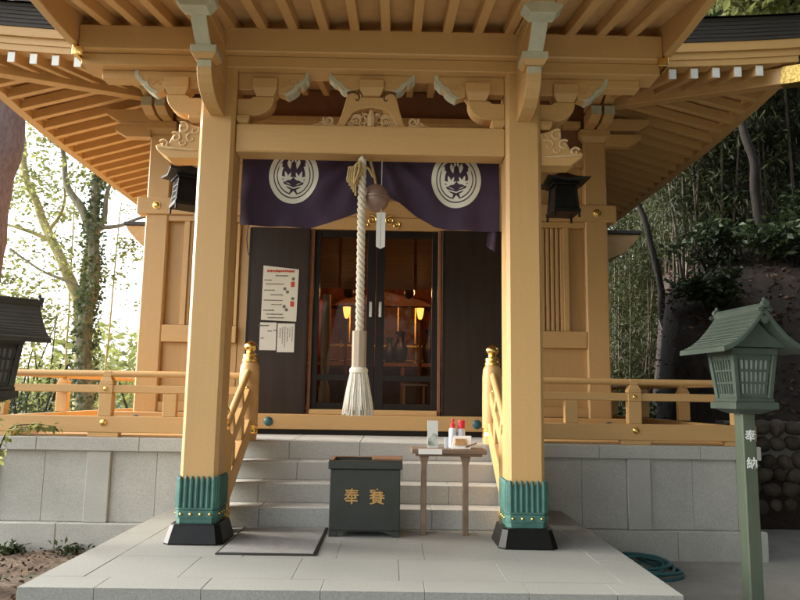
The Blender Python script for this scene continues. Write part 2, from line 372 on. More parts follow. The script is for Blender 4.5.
st = thing('stone_stairs', 'four grey granite steps climbing between the stair railings to the doors', 'stairs', (0, 0.72, 0))
RI, TR, Y0 = 0.18, 0.302, 0.72
for k in range(4):
    b = MB(); y0 = Y0+k*TR; y1 = y0+TR+0.03 if k < 3 else 2.88
    joints = [[-1.45, -0.98, -0.28, 0.62, 1.45], [-1.45, -1.05, -0.05, 0.80, 1.45], [-1.45, -0.72, 0.35, 1.02, 1.45], [-1.45, -0.85, -0.10, 0.72, 1.45]][k]
    for a, c in zip(joints, joints[1:]): b.box(a+0.0012, c-0.0012, y0, y1, k*RI-0.0, (k+1)*RI-0.0, 0.005)
    b.build('step', M['step'], st)

pod = thing('stone_podium', 'grey granite podium wall with pilasters that carries the veranda', 'podium', (0, 4, GZ))
for s in (-1, 1):
    X = lambda a, b: (min(s*a, s*b), max(s*a, s*b))
    b = MB()
    for a, c in ((1.46, 2.55), (2.552, 3.68), (3.682, 4.36)): x0, x1 = X(a, c); b.box(x0, x1, 1.93, 2.6, 0.565, 0.714, 0.008)
    x0, x1 = X(3.8, 4.36); b.box(x0, x1, 2.602, 8.6, 0.565, 0.714, 0.008)
    b.build('coping', M['granite'], pod)
    for a, c in ((2.865, 3.122), (4.10, 4.30), (1.50, 1.74)):
        b = MB(); x0, x1 = X(a, c); b.box(x0, x1, 1.952, 2.3, -0.20, 0.563, 0.006); b.build('pilaster', M['granite'], pod)
    b = MB()
    for a, c in ((1.742, 2.36), (2.363, 2.863), (3.124, 3.60), (3.603, 4.098)): x0, x1 = X(a, c); b.box(x0, x1, 1.995, 2.3, -0.20, 0.563, 0.003)
    x0, x1 = X(4.2, 4.26); b.box(x0, x1, 2.302, 8.5, -0.20, 0.563, 0.003)
    b.build('wall_panel', M['granite'], pod)
    b = MB()
    for a, c in ((2.105, 3.38), (3.383, 4.37)): x0, x1 = X(a, c); b.box(x0, x1, 1.90, 2.5, GZ-0.15, -0.203, 0.008)
    x0, x1 = X(3.9, 4.37); b.box(x0, x1, 2.502, 8.6, GZ-0.15, -0.203, 0.008)
    b.build('base_course', M['granite'], pod)

# ------------------------------------------------------------------ the shrine hall
SH = thing('shrine_hall', 'ochre painted timber shrine hall with pillared porch, bracketed eaves and dark roof', 'shrine', (0, 5.5, GZ))
PX = 1.365
def chamfer_post(mb, cx, cy, h, z0, z1, c):
    pts = [(cx-h+c, cy-h), (cx+h-c, cy-h), (cx+h, cy-h+c), (cx+h, cy+h-c), (cx+h-c, cy+h), (cx-h+c, cy+h), (cx-h, cy+h-c), (cx-h, cy-h+c)]
    mb.prism(pts, 'z', z0, z1)
PH = 0.156
for s in (-1, 1):
    cx, cy = s*PX, PH
    b = MB(); chamfer_post(b, cx, cy, PH, 0.16, 4.12, 0.03); pil = b.build('pillar', M['wz'], SH)
    # black stone base
    b = MB(); c0 = 0.03
    def oct_(h, c): return [(cx-h+c, cy-h), (cx+h-c, cy-h), (cx+h, cy-h+c), (cx+h, cy+h-c), (cx+h-c, cy+h), (cx-h+c, cy+h), (cx-h, cy+h-c), (cx-h, cy-h+c)]
    bb = bmesh.new(); lv = []
    for h, c, z in ((0.243, 0.05, 0.0), (0.243, 0.05, 0.012), (0.205, 0.04, 0.148), (0.198, 0.04, 0.157)):
        lv.append([bb.verts.new((x, y, z)) for x, y in oct_(h, c)])
    for i in range(3):
        for k in range(8): bb.faces.new((lv[i][k], lv[i][(k+1) % 8], lv[i+1][(k+1) % 8], lv[i+1][k]))
    bb.faces.new(list(reversed(lv[0]))); bb.faces.new(lv[-1]); b._add(bb)
    b.build('pillar_base', M['blackstone'], pil)
    # fluted green metal sheath
    b = MB(); chamfer_post(b, cx, cy, 0.166, 0.158, 0.50, 0.034); chamfer_post(b, cx, cy, 0.176, 0.205, 0.262, 0.036); chamfer_post(b, cx, cy, 0.178, 0.27, 0.285, 0.036)
    for f in range(4):
        ang = f*math.pi/2; ca, sa = math.cos(ang), math.sin(ang)
        for k in range(7):
            t = -0.138+0.046*k; n = -0.166
            px, py = cx+t*ca-n*sa, cy+t*sa+n*ca
            b.tube([(px, py, 0.286), (px, py, 0.505), (px, py, 0.525), (px, py, 0.54)], [0.0185, 0.0185, 0.014, 0.003], 8)
    for dx, dy in ((-1,-1),(1,-1),(1,1),(-1,1)):
        b.tube([(cx+dx*0.153, cy+dy*0.153, 0.286), (cx+dx*0.153, cy+dy*0.153, 0.505), (cx+dx*0.153, cy+dy*0.153, 0.54)], [0.018, 0.018, 0.003], 8)
    sheath = b.build('metal_sheath', M['green'], pil, True)
    for f in range(4):
        ang = f*math.pi/2; ca, sa = math.cos(ang), math.sin(ang)
        for k in range(4):
            t = -0.120+0.08*k; n = -0.178
            b = MB(); b.lathe([(0.012, -0.006), (0.012, 0.006), (0.004, 0.012)], 0, 0, 8, Matrix.Translation((cx+t*ca-n*sa, cy+t*sa+n*ca, 0.233)) @ Matrix.Rotation(ang, 4, 'Z') @ Matrix.Rotation(R(90), 4, 'X')); b.build('gold_stud', M['gold'], pil)

def scroll(mb, cx, cz, y, r0, turns, dirn, rad, start=0.0, n=26):
    pts = []
    for i in range(n+1):
        t = i/n; a = start+dirn*turns*2*math.pi*t; r = r0*(1-0.82*t); pts.append((cx+r*math.cos(a), y, cz+r*math.sin(a)))
    mb.tube(pts, [rad*(1-0.4*i/n) for i in range(n+1)], 6)

# lintel between the pillars with carved nosings outside them
b = MB(); b.box(-PX+PH+0.001, PX-PH-0.001, 0.05, 0.27, 3.36, 3.622, 0.012); lint = b.build('lintel', M['wx'], SH)
for s in (-1, 1):
    nose = [(1.522, 3.285), (1.80, 3.285), (1.90, 3.36), (1.915, 3.40), (1.86, 3.425), (1.80, 3.42), (1.765, 3.50), (1.715, 3.53), (1.715, 3.60), (1.66, 3.63), (1.60, 3.60), (1.522, 3.58)]
    b = MB(); b.prism([(s*x, z) for x, z in nose], 'y', 0.05, 0.26, 0.008); nb = b.build('lintel_nosing', M['wx'], SH)
    b = MB()
    for (x, z, r, t, d, stt, rd) in ((1.675, 3.565, 0.055, 1.3, 1, 1.0, 0.011), (1.735, 3.475, 0.05, 1.2, 1, 0.8, 0.011), (1.60, 3.47, 0.05, 1.0, -1, 2.0, 0.010), (1.835, 3.41, 0.045, 1.1, 1, 0.5, 0.012), (1.665, 3.43, 0.035, 1.0, -1, 0.2, 0.009), (1.57, 3.545, 0.04, 1.0, 1, 2.5, 0.009)):
        scroll(b, s*x, z, 0.047, r, t, s*d, rd, stt if s > 0 else math.pi-stt)
    b.tube([(s*1.54, 0.046, 3.36), (s*1.66, 0.046, 3.365), (s*1.78, 0.046, 3.375), (s*1.885, 0.046, 3.385)], [0.006, 0.012, 0.014, 0.010], 6)
    b.build('scroll_carving', M['carving'], nb, True)

def masu(mb, cx, y0, y1, z0, z1, hw):
    zm = z0+(z1-z0)*0.45; ym = (y0+y1)/2; hd = (y1-y0)/2
    mb.taper(cx, ym, z0, zm, hw*0.68, hd*0.68, hw, hd, 0.003); mb.box(cx-hw, cx+hw, ym-hd, ym+hd, zm+0.0005, z1, 0.004)
def qarc(cx, cz, rx, rz, a0, a1, n=7): return [(cx+rx*math.cos(R(a0+(a1-a0)*i/n)), cz+rz*math.sin(R(a0+(a1-a0)*i/n))) for i in range(n+1)]
for s in (-1, 1):
    cx = s*PX
    br = None
    for t in (-1, 1):
        # arm along the front, both sides of the pillar
        d0 = PH+0.001
        pts = [(cx+t*d0, 3.705), (cx+t*0.30, 3.705)] + [(cx+t*x, z) for x, z in qarc(0.30, 3.875, 0.185, 0.17, -90, 0)] + [(cx+t*0.485, 3.885), (cx+t*0.30, 3.885), (cx+t*0.27, 3.862), (cx+t*d0, 3.862)]
        b = MB(); b.prism(pts, 'y', 0.07, 0.22, 0.006); arm = b.build('bracket_arm', M['wx'], SH)
        b = MB(); masu(b, cx+t*0.40, 0.045, 0.245, 3.888, 4.052, 0.112); b.build('bearing_block', M['wx'], arm)
        b = MB(); masu(b, cx+t*0.215, 0.05, 0.24, 3.624, 3.70, 0.058); b.build('base_block', M['wx'], arm)
        # boat shaped arm below the purlin with a white painted end
        x0 = d0
        pts = [(cx+t*x0, 3.955), (cx+t*0.29, 3.955), (cx+t*0.29, 4.055), (cx+t*0.512, 4.055), (cx+t*0.512, 3.93), (cx+t*0.60, 3.90), (cx+t*0.655, 3.93), (cx+t*0.78, 4.055), (cx+t*0.79, 4.115), (cx+t*x0, 4.115)]
        b = MB(); b.prism(pts, 'y', 0.085, 0.205, 0.004); bo = b.build('boat_arm', M['wx'], SH)
        b = MB()
        e = [(0.600, 3.895), (0.655, 3.925), (0.69, 3.955), (0.705, 3.99), (0.74, 4.00), (0.765, 4.035), (0.785, 4.05), (0.795, 4.115)]
        b.prism([(cx+t*x, z) for x, z in e]+[(cx+t*(x-0.035), z+0.022) for x, z in reversed(e)], 'y', 0.078, 0.212, 0.003)
        b.build('white_end', M['verdigris'], bo)
        b = MB()
        scroll(b, cx+t*0.64, 4.02, 0.083, 0.045, 1.0, t, 0.007, 0.3); scroll(b, cx+t*0.56, 4.00, 0.083, 0.035, 1.0, -t, 0.006, 0.3)
        b.build('arm_carving', M['wx'], bo, True)
    # noses pushing forward from the pillar towards the viewer
    def yz(pts, hw, bev=0.005): b = MB(); b.prism(pts, 'x', cx-hw, cx+hw, bev); return b
    pts = [(-0.001, 3.665), (-0.15, 3.665), (-0.27, 3.682), (-0.36, 3.72), (-0.43, 3.775), (-0.47, 3.83), (-0.485, 3.885), (-0.485, 3.95), (-0.001, 3.95)]
    b = yz(pts, 0.062); n1 = b.build('bracket_nose', M['wy'], SH)
    b = MB(); b.box(cx-0.058, cx+0.058, -0.489, -0.4855, 3.888, 3.947, 0); b.build('white_end', M['verdigris'], n1)
    b = MB(); b.taper(cx, -0.44, 3.952, 3.995, 0.075, 0.07, 0.105, 0.10, 0.003); n1b = b.build('nose_block', M['wy'], n1)
    b = MB(); b.box(cx-0.107, cx+0.107, -0.545, -0.34, 3.9955, 4.055, 0.003); b.build('white_block', M['verdigris'], n1)
    pts = [(-0.001, 3.955), (-0.33, 3.955), (-0.335, 4.056), (-0.53, 4.056), (-0.60, 4.10), (-0.66, 4.15), (-0.72, 4.215), (-0.74, 4.26), (-0.001, 4.26)]
    b = yz(pts, 0.064); n2 = b.build('bracket_nose', M['wy'], SH)
    e = [(-0.533, 4.058), (-0.603, 4.098), (-0.663, 4.148), (-0.723, 4.213)]
    b = MB(); b.prism(e+[(y-0.008, z-0.004) for y, z in reversed(e)], 'x', cx-0.062, cx+0.062, 0); b.build('white_end', M['verdigris'], n2)
    b = MB(); b.prism([(cx-0.10, 4.205), (cx+0.10, 4.205), (cx+0.155, 4.265), (cx+0.155, 4.36), (cx-0.155, 4.36), (cx-0.155, 4.265)], 'y', -0.87, -0.72, 0.004); b.build('white_block', M['verdigris'], n2)
    b = MB(); b.box(cx-0.07, cx+0.07, -0.719, -0.001, 4.262, 4.36, 0.005); b.build('tail_beam', M['wy'], SH)
    b = MB(); b.bar((cx, -1.7, 4.34-0.05), (cx, -0.12, 4.55), 0.17, 0.25, bev=0.006); b.build('roof_girder', M['wy'], SH)

# frog-leg strut in the middle of the lintel
o = [(-0.34, 3.624), (-0.30, 3.66), (-0.265, 3.76), (-0.235, 3.88), (-0.215, 3.935), (-0.17, 3.965), (-0.125, 3.95), (-0.10, 3.915), (0.10, 3.915), (0.125, 3.95), (0.17, 3.965), (0.215, 3.935), (0.235, 3.88), (0.265, 3.76), (0.30, 3.66), (0.34, 3.624), (0.235, 3.624), (0.205, 3.70), (0.17, 3.76), (0.10, 3.80), (0.0, 3.815), (-0.10, 3.80), (-0.17, 3.76), (-0.205, 3.70), (-0.235, 3.624)]
b = MB(); b.prism(o, 'y', 0.10, 0.21, 0.008); fr = b.build('frog_leg_strut', M['wx'], SH)
b = MB()
for s in (-1, 1):
    for (x, z, r, t, d, a, rd) in ((0.13, 3.69, 0.045, 1.3, 1, 0.6, 0.011), (0.075, 3.665, 0.035, 1.2, -1, 1.2, 0.010), (0.175, 3.66, 0.035, 1.2, -1, 2.2, 0.010), (0.10, 3.745, 0.03, 1.1, 1, 2.0, 0.008), (0.385, 3.69, 0.052, 1.4, -1, 0.6, 0.015), (0.45, 3.66, 0.038, 1.2, 1, 2.2, 0.013), (0.14, 3.70, 0.055, 1.0, -1, 2.6, 0.011), (0.05, 3.735, 0.03, 1.2, 1, 0.4, 0.010), (0.20, 3.645, 0.028, 1.2, 1, 0.9, 0.010)):
        scroll(b, s*x, z, 0.125, r, t, s*d, rd, a if s > 0 else math.pi-a)
    b.tube([(s*0.33, 0.125, 3.640), (s*0.42, 0.125, 3.640), (s*0.50, 0.125, 3.650), (s*0.56, 0.125, 3.636)], [0.016, 0.014, 0.012, 0.004], 6)
    scroll(b, s*0.035, 3.70, 0.12, 0.04, 1.0, s, 0.012, 1.2)
b.tube([(0, 0.118, 3.63), (0, 0.112, 3.70), (0, 0.118, 3.79)], [0.035, 0.04, 0.02], 8)
b.build('scroll_carving', M['carving'], fr, True)
b = MB()
for s in (-1, 1):
    b.tube([(s*x, 0.099, z) for x, z in ((0.225, 3.945), (0.17, 3.955), (0.125, 3.935), (0.11, 3.90), (0.125, 3.875), (0.145, 3.885))], 0.007, 6)
b.build('groove', M['groove'], fr, True)
b = MB(); masu(b, 0, 0.045, 0.245, 3.918, 4.06, 0.112); b.build('bearing_block', M['wx'], fr)
b = MB()
b.prism([(-0.114, 4.058), (-0.114, 3.985), (-0.23, 3.955), (-0.26, 3.965), (-0.385, 4.085), (-0.39, 4.115), (0.39, 4.115), (0.385, 4.085), (0.26, 3.965), (0.23, 3.955), (0.114, 3.985), (0.114, 4.058)], 'y', 0.085, 0.205, 0.004)
cb = b.build('boat_arm', M['wx'], SH)
for s in (-1, 1):
    e = [(0.225, 3.950), (0.262, 3.960), (0.29, 3.985), (0.305, 4.02), (0.34, 4.03), (0.37, 4.065), (0.392, 4.08), (0.396, 4.115)]
    b = MB(); b.prism([(s*x, z) for x, z in e]+[(s*(x-0.035), z+0.022) for x, z in reversed(e)], 'y', 0.078, 0.212, 0.003); b.build('white_end', M['verdigris'], cb)

# porch purlin
b = MB(); b.box(-2.60, 2.60, -0.02, 0.24, 4.118, 4.225, 0.006); b.build('purlin_fillet', M['wx'], SH)
b = MB(); b.box(-2.60, 2.60, -0.10, 0.26, 4.227, 4.455, 0.01); pu = b.build('porch_purlin', M['wx'], SH)
for s in (-1, 1):
    b = MB(); b.box(*sorted((s*2.45, s*1.95)), 0.09, 0.23, 4.035, 4.117, 0.004); b.build('purlin_tail', M['wx'], SH)
    b = MB(); b.box(*sorted((s*2.603, s*2.645)), -0.115, 0.27, 4.17, 4.31, 0.006); b.box(*sorted((s*2.545, s*2.64)), -0.122, -0.101, 4.16, 4.235, 0.003); b.build('gold_cap', M['gold'], pu)
# porch rafters and ceiling boards
RS = 0.2755
def prz(y): return 4.515 + (y+0.0)*0.205 if y < 0.2 else 4.556 + (y-0.2)*0.245
for k in range(-9, 10):
    x = k*RS+0.122
    if abs(x) > 2.52: continue
    if abs(abs(x)-PX) < 0.10: continue
    b = MB(); b.bar((x, -1.75, prz(-1.75)), (x, 0.2, prz(0.2)), 0.082, 0.105, bev=0.005); b.bar((x, 0.202, prz(0.2)), (x, 2.9, prz(2.9)), 0.082, 0.105, bev=0.005)
    b.build('porch_rafter', M['wy'], SH)
b = MB(); b.slab(lambda u, v: (-2.6+5.2*u, -1.9+4.8*v, prz(-1.9+4.8*v)+0.086), 4, 24, 0.03); b.build('porch_ceiling', M['soffit'], SH)
# verge boards at the two ends of the porch roof
for s in (-1, 1):
    yy = [-1.9, -1.4, -1.0, -0.8, -0.55, -0.3, -0.1, 0.1, 0.6, 1.25]
    zb = [4.33, 4.29, 4.27, 4.265, 4.255, 4.255, 4.262, 4.275, 4.43, 4.66]
    prof = list(zip(yy, zb)) + [(y, prz(y)+0.22) for y in reversed(yy)]
    b = MB(); b.prism(prof, 'x', s*2.602, s*2.68, 0.006); b.build('verge_board', M['wy'], SH)
# porch roof covering
b = MB(); b.slab(lambda u, v: (-2.85+5.7*u, -2.05+3.6*v, prz(-2.05+3.6*v)+0.32), 6, 20, 0.21); b.build('porch_roof', M['roof'], SH)

# ---- main roof: eave edge path with lifted corners
YE, XE, YB, OV = 1.30, 4.63, 9.9, 1.73
def lift(c, half): return 0.13*max(0, (abs(c)-half*0.35)/(half*0.65))**2
ZE = 4.745
YC = (YE+YB)/2; HY = (YB-YE)/2
def ring(d, zf, nf=28, ns=28):
    """points of a rectangle loop offset outwards by d; zf(lift) gives z"""
    P = []
    def add(x, y, l): P.append((x, y, zf(l)))
    for i in range(nf): t = -1+2*i/nf; add(t*(XE+d), YE-d, lift(t*XE, XE))
    for i in range(ns): t = -1+2*i/ns; add(XE+d, YC+t*(HY+d), lift(t*HY, HY))
    for i in range(nf): t = 1-2*i/nf; add(t*(XE+d), YB+d, lift(t*XE, XE))
    for i in range(ns): t = 1-2*i/ns; add(-XE-d, YC+t*(HY+d), lift(t*HY, HY))
    return P
def sweep_ring(name, prof, m, lf=1.0):
    bb = bmesh.new(); rings = [[bb.verts.new(p) for p in ring(d, lambda l, z=z: z+l*lf)] for d, z in prof]
    n = len(rings[0]); k = len(prof)
    for i in range(k):
        for j in range(n): bb.faces.new((rings[i][j], rings[i][(j+1) % n], rings[(i+1) % k][(j+1) % n], rings[(i+1) % k][j]))
    b = MB(); b._add(bb); return b.build(name, m, SH)
sweep_ring('eave_board', [(-0.14, 4.812), (0.03, 4.812), (0.03, 4.885), (0.042, 4.887), (0.042, 4.965), (0.07, 4.967), (0.07, 5.07), (-0.14, 5.07)], M['wx'])
re_ = []
zt = 5.073
lay = [(0.075, zt)]
for i in range(6): lay += [(0.082+0.012*i, zt+0.040*i), (0.086+0.012*i, zt+0.040*i+0.037), (0.079+0.012*i, zt+0.040*i+0.039)]
lay += [(-0.3, zt+0.36), (-0.3, zt)]
sweep_ring('roof_edge', lay, M['roof'])
# roof slopes
bb = bmesh.new()
ra = ring(0.2, lambda l: zt+0.235+l); rb = [(p[0]*0.62, YC+(p[1]-YC)*0.62, 6.15) for p in ra]; rc = [(max(-2.0, min(2.0, p[0]*0.5)), YC, 7.75) for p in ra]
rr_ = [[bb.verts.new(p) for p in q] for q in (ra, rb, rc)]
for i in range(2):
    for j in range(len(ra)): bb.faces.new((rr_[i][j], rr_[i][(j+1) % len(ra)], rr_[i+1][(j+1) % len(ra)], rr_[i+1][j]))
b = MB(); b._add(bb); b.build('roof_slope', M['roof'], SH, True)
# soffit boards
SL = 0.285
bb = bmesh.new(); rs = [[bb.verts.new(p) for p in ring(-d, lambda l, d=d: ZE+0.075+SL*d+l*(1-d/OV*0.8))] for d in (0.0, 0.45, 0.9, 1.35, 1.73, 1.9)]
for i in range(5):
    for j in range(len(rs[0])): bb.faces.new((rs[i][j], rs[i][(j+1) % len(rs[0])], rs[i+1][(j+1) % len(rs[0])], rs[i+1][j]))
b = MB(); b._add(bb); b.build('soffit', M['soffit'], SH, True)
# front rafters with white ends
RF = 0.2417
for k in range(11, 19):
    for s in (-1, 1):
        x = s*(k-0.5)*RF; l = lift(x, XE); inset = min(1.73, max(0.25, (XE-abs(x))))
        z0 = ZE-0.0+l
        b = MB(); b.bar((x, YE, z0), (x, YE+inset, z0+SL*inset*(1)-l*0.8*inset/OV), 0.078, 0.12, bev=0.004); rf = b.build('flying_rafter', M['wy'], SH)
        b = MB(); b.box(x-0.0385, x+0.0385, YE-0.012, YE-0.006, z0-0.066+0.004, z0+0.055, 0); b.build('white_end', M['white'], rf)
# side rafters
for s in (-1, 1):
    for k in range(26):
        y = YE+0.38+0.30*k; l = lift(y-YC, HY); inset = min(1.73, max(0.2, y-YE))
        b = MB(); b.bar((s*(XE-0.07), y, ZE+l+0.02), (s*(XE-inset), y, ZE+l+SL*inset-l*0.8*inset/OV), 0.08, 0.115, bev=0.004); b.build('rafter', M['wx'], SH)
for s in (-1, 1):
    b = MB(); b.slab(lambda u, v: (s*(XE-0.085+0.125*v), YE+0.1+(YB-YE-0.2)*u, ZE+0.06+lift(YE+0.1+(YB-YE-0.2)*u-YC, HY)), 40, 1, 0.085); b.build('side_eave_board', M['wy'], SH)
# hip rafters with gilt tips
for s in (-1, 1):
    p1 = Vector((s*(XE+0.12), YE-0.12, ZE+0.015)); p0 = Vector((s*2.9, 3.03, 5.17))
    b = MB(); b.bar(p0, p1, 0.15, 0.19, bev=0.006); hp = b.build('hip_rafter', M['wy'], SH)
    d = (p1-p0).normalized()
    b = MB(); b.bar(p1-d*0.30, p1+d*0.012, 0.162, 0.202, bev=0.004); b.build('gilt_tip', M['gilt_openwork'], hp)
    # secondary fillet board running along the rafters
    q0 = (s*3.75, 2.18, 5.0)
# wall plate, columns and front wall
HX, HYc = 2.9, 3.18
for s in (-1, 1):
    for (cx, cy) in ((s*HX, HYc), (s*HX, 8.0)):
        b = MB(); chamfer_post(b, cx, cy, 0.15, 0.72, 4.62, 0.018); b.build('column', M['wz'], SH)
    b = MB(); chamfer_post(b, s*1.72, HYc, 0.07, 0.985, 4.3, 0.008); b.build('door_post', M['wz'], SH)
b = MB(); b.box(-3.16, 3.16, 3.0, 3.20, 3.535, 3.76, 0.008); tb = b.build('tie_beam', M['wx'], SH)
for s in (-1, 1):
    b = MB(); b.dome((s*HX, 2.999, 3.65), 0.045); b.lathe([(0.055, -0.004), (0.055, 0.004), (0.04, 0.008)], 0, 0, 14, Matrix.Translation((s*HX, 2.997, 3.65)) @ Matrix.Rotation(R(90), 4, 'X')); b.build('gold_stud', M['gold'], tb, True)
b = MB(); b.box(-2.75, 2.75, 3.05, 3.25, 4.30, 4.55, 0.008); b.build('head_beam', M['wx'], SH)
b = MB(); b.box(-2.75, 2.75, 3.14, 3.20, 3.762, 4.298, 0); b.build('wall_board', M['panel'], SH)
b = MB(); b.box(-2.95, 2.95, 3.10, 3.26, 4.552, 5.32, 0.0); b.build('frieze_board', M['frieze'], SH)
b = MB(); b.box(-2.7, 2.7, 2.96, 3.099, 4.82, 4.90, 0.004); b.build('frieze_rail', M['panel'], SH)
b = MB()
for s in (-1, 1): b.box(*sorted((s*2.82, s*2.98)), 3.34, 7.84, 0.72, 5.3, 0)
b.box(-2.75, 2.75, 7.92, 8.08, 0.72, 5.3, 0); b.build('side_wall', M['panel'], SH)
# corner bracket sets
for s in (-1, 1):
    for (cx, hw) in ((s*HX, 0.14),):
        b = MB(); masu(b, cx, 2.98, 3.38, 4.625, 4.80, 0.20); bl = b.build('corner_block', M['wx'], SH)
        for tier, (z0, z1, yf) in enumerate(((4.80, 4.98, 2.62), (5.02, 5.17, 2.50))):
            for dx in (-0.085, 0.085):
                b = MB(); b.prism([(2.98, z0), (yf+0.16, z0), (yf, z0+0.06), (yf, z1), (2.98, z1)], 'x', cx+dx-0.068, cx+dx+0.068, 0.005); am = b.build('bracket_nose', M['wy'], SH)
                b = MB(); b.box(cx+dx-0.066, cx+dx+0.066, yf-0.006, yf-0.001, z0+0.062, z1-0.002, 0); b.build('white_end', M['verdigris'], am)
            xo = 0.62+0.12*tier
            b = MB(); b.prism([(cx+s*0.14, z0-0.22), (cx+s*(xo-0.15), z0-0.22), (cx+s*xo, z0-0.13), (cx+s*xo, z0-0.06), (cx+s*0.14, z0-0.06)], 'y', 2.99, 3.13, 0.005); b.build('bracket_arm', M['wx'], SH)
    for t, xm in enumerate((1.45, 0.0)):
        if xm == 0 and s > 0: continue
        b = MB(); masu(b, s*xm, 3.02, 3.26, 4.555, 4.70, 0.15); b.build('bearing_block', M['wx'], SH)
# slatted windows and kick panels in the side bays
for s in (-1, 1):
    X = lambda a, c: sorted((s*a, s*c))
    x0, x1 = X(1.79, 2.748)
    b = MB(); b.box(x0, x1, 3.04, 3.18, 3.455, 3.533, 0.004); wf = b.build('window_frame', M['wx'], SH)
    b = MB(); b.box(x0, x1, 3.03, 3.20, 1.86, 2.08, 0.006); b.build('window_sill', M['wx'], SH)
    a0, a1 = X(2.46, 2.53); b = MB(); b.box(a0, a1, 3.04, 3.17, 2.082, 3.453, 0.004); b.build('mullion', M['wz'], wf)
    b = MB()
    xa = 1.80
    while xa < 2.44:
        q0, q1 = X(xa, xa+0.042); b.box(q0, q1, 3.07, 3.12, 2.084, 3.452, 0.006); xa += 0.062
    b.build('slat', M['wz'], wf)
    b = MB(); b.box(x0, x1, 3.125, 3.15, 2.082, 3.453, 0); b.build('backing_board', M['panel'], wf)
    b = MB(); b.box(x0, x1, 3.10, 3.14, 0.99, 1.858, 0); b.build('kick_panel', M['panel'], SH)
    b = MB(); b.box(*X(1.79, 2.748), 3.05, 3.16, 0.975, 1.10, 0.005); b.build('kick_rail', M['wx'], SH)
# sill with teal nail covers
b = MB(); b.box(-3.25, 3.25, 2.87, 3.02, 0.785, 0.972, 0.008); sl = b.build('sill', M['wx'], SH)
b = MB(); b.box(-0.80, 0.80, 2.90, 3.02, 0.974, 1.035, 0.004); b.build('door_track', M['wx'], sl)
b = MB(); b.box(-3.2, 3.2, 2.91, 3.0, 0.721, 0.784, 0); b.build('sill_gap_shade', M['doorblack'], sl)  # black strip standing in for the shaded gap under the sill
for x in (-2.95, -1.30, 1.30, 2.95):
    b = MB(); b.dome((x, 2.869, 0.878), 0.058, flat=0.55, n=16); b.build('nail_cover', M['teal'], sl, True)
# header above the doors
b = MB(); b.box(-1.65, 1.65, 2.98, 3.13, 3.365, 3.53, 0.006); hd = b.build('door_header', M['wx'], SH)
b = MB()
for sgn in (-1, 1):
    scroll(b, 0.12*sgn+0.05, 3.49, 2.965, 0.07, 1.4, sgn, 0.014, 1.2 if sgn > 0 else math.pi-1.2); scroll(b, 0.20*sgn+0.05, 3.43, 2.965, 0.05, 1.2, -sgn, 0.012, 1.0 if sgn > 0 else math.pi-1.0)
b.dome((0.05, 2.975, 3.46), 0.06); b.build('gold_fitting', M['gold'], hd, True)
for s in (-1, 1):
    b = MB(); b.box(*sorted((s*0.807, s*0.845)), 2.97, 3.10, 0.974, 3.363, 0.004); b.build('door_jamb', M['frieze'], SH)
# dark shutters either side of the doors
for s in (-1, 1):
    b = MB(); b.box(*sorted((s*0.86, s*1.645)), 2.925, 2.965, 0.976, 3.36, 0.004); sh = b.build('shutter', M['shutter'], SH)
    b = MB(); 
    for xx in (0.875, 1.63): b.box(*sorted((s*(xx-0.012), s*(xx+0.012))), 2.920, 2.9245, 0.98, 3.355, 0)
    b.build('shutter_edge', M['doorblack'], sh)
# two sliding glass doors
for s, y in ((-1, 3.02), (1, 3.02)):
    X = lambda a, c: sorted((s*a, s*c))
    b = MB()
    b.box(*X(0.004, 0.115), y, y+0.04, 1.037, 3.36, 0.003); b.box(*X(0.73, 0.803), y, y+0.04, 1.037, 3.36, 0.003)
    for z0, z1 in ((1.037, 1.115), (1.40, 1.475), (3.27, 3.36)): b.box(*X(0.116, 0.729), y+0.002, y+0.038, z0, z1, 0.003)
    dr = b.build('sliding_door', M['doorblack'], SH)
    for z0, z1 in ((1.116, 1.399), (1.476, 3.269)):
        b = MB(); b.box(*X(0.117, 0.728), y+0.018, y+0.023, z0, z1, 0); b.build('glass_pane', M['glass'], dr)
    b = MB(); b.box(*X(0.045, 0.078), y-0.006, y-0.001, 2.22, 2.42, 0.002); b.build('handle', M['handle'], dr)
# interior of the hall
b = MB(); b.box(-1.6, 1.6, 3.22, 7.9, 0.80, 1.03, 0); b.build('interior_floor', M['interiorwood'], SH)
b = MB(); b.box(-2.2, -2.15, 3.3, 7.9, 1.03, 4.2, 0); b.box(2.15, 2.2, 3.3, 7.9, 1.03, 4.2, 0); b.box(-2.2, 2.2, 3.3, 7.9, 4.2, 4.25, 0); b.build('interior_wall', M['interior'], SH)
# lower roof of the rear sanctuary peeping out on both sides
for s in (-1, 1):
    b = MB(); b.prism([(s*2.9, 4.72), (s*5.50, 4.72), (s*5.44, 4.60), (s*5.15, 4.30), (s*4.7, 4.12), (s*2.9, 4.05)], 'y', 8.62, 9.6, 0.01); b.build('rear_eave', M['soffit'], SH)
    b = MB(); b.box(*sorted((s*2.9, s*5.53)), 8.58, 9.6, 4.722, 4.80, 0.01); b.build('rear_roof_edge', M['roof'], SH)
b = MB(); b.box(-4.2, 4.2, 8.7, 14, -1.5, 4.04, 0); b.build('rear_wall', M['panel'], SH)
# veranda floor
for s in (-1, 1):
    b = MB(); b.box(*sorted((s*1.50, s*4.25)), 2.07, 2.905, 0.7155, 0.735, 0); b.build('veranda_floor', M['wx'], SH)
    b = MB(); b.box(*sorted((s*3.06, s*4.25)), 2.906, 8.5, 0.7155, 0.735, 0); b.build('veranda_floor', M['wy'], SH)

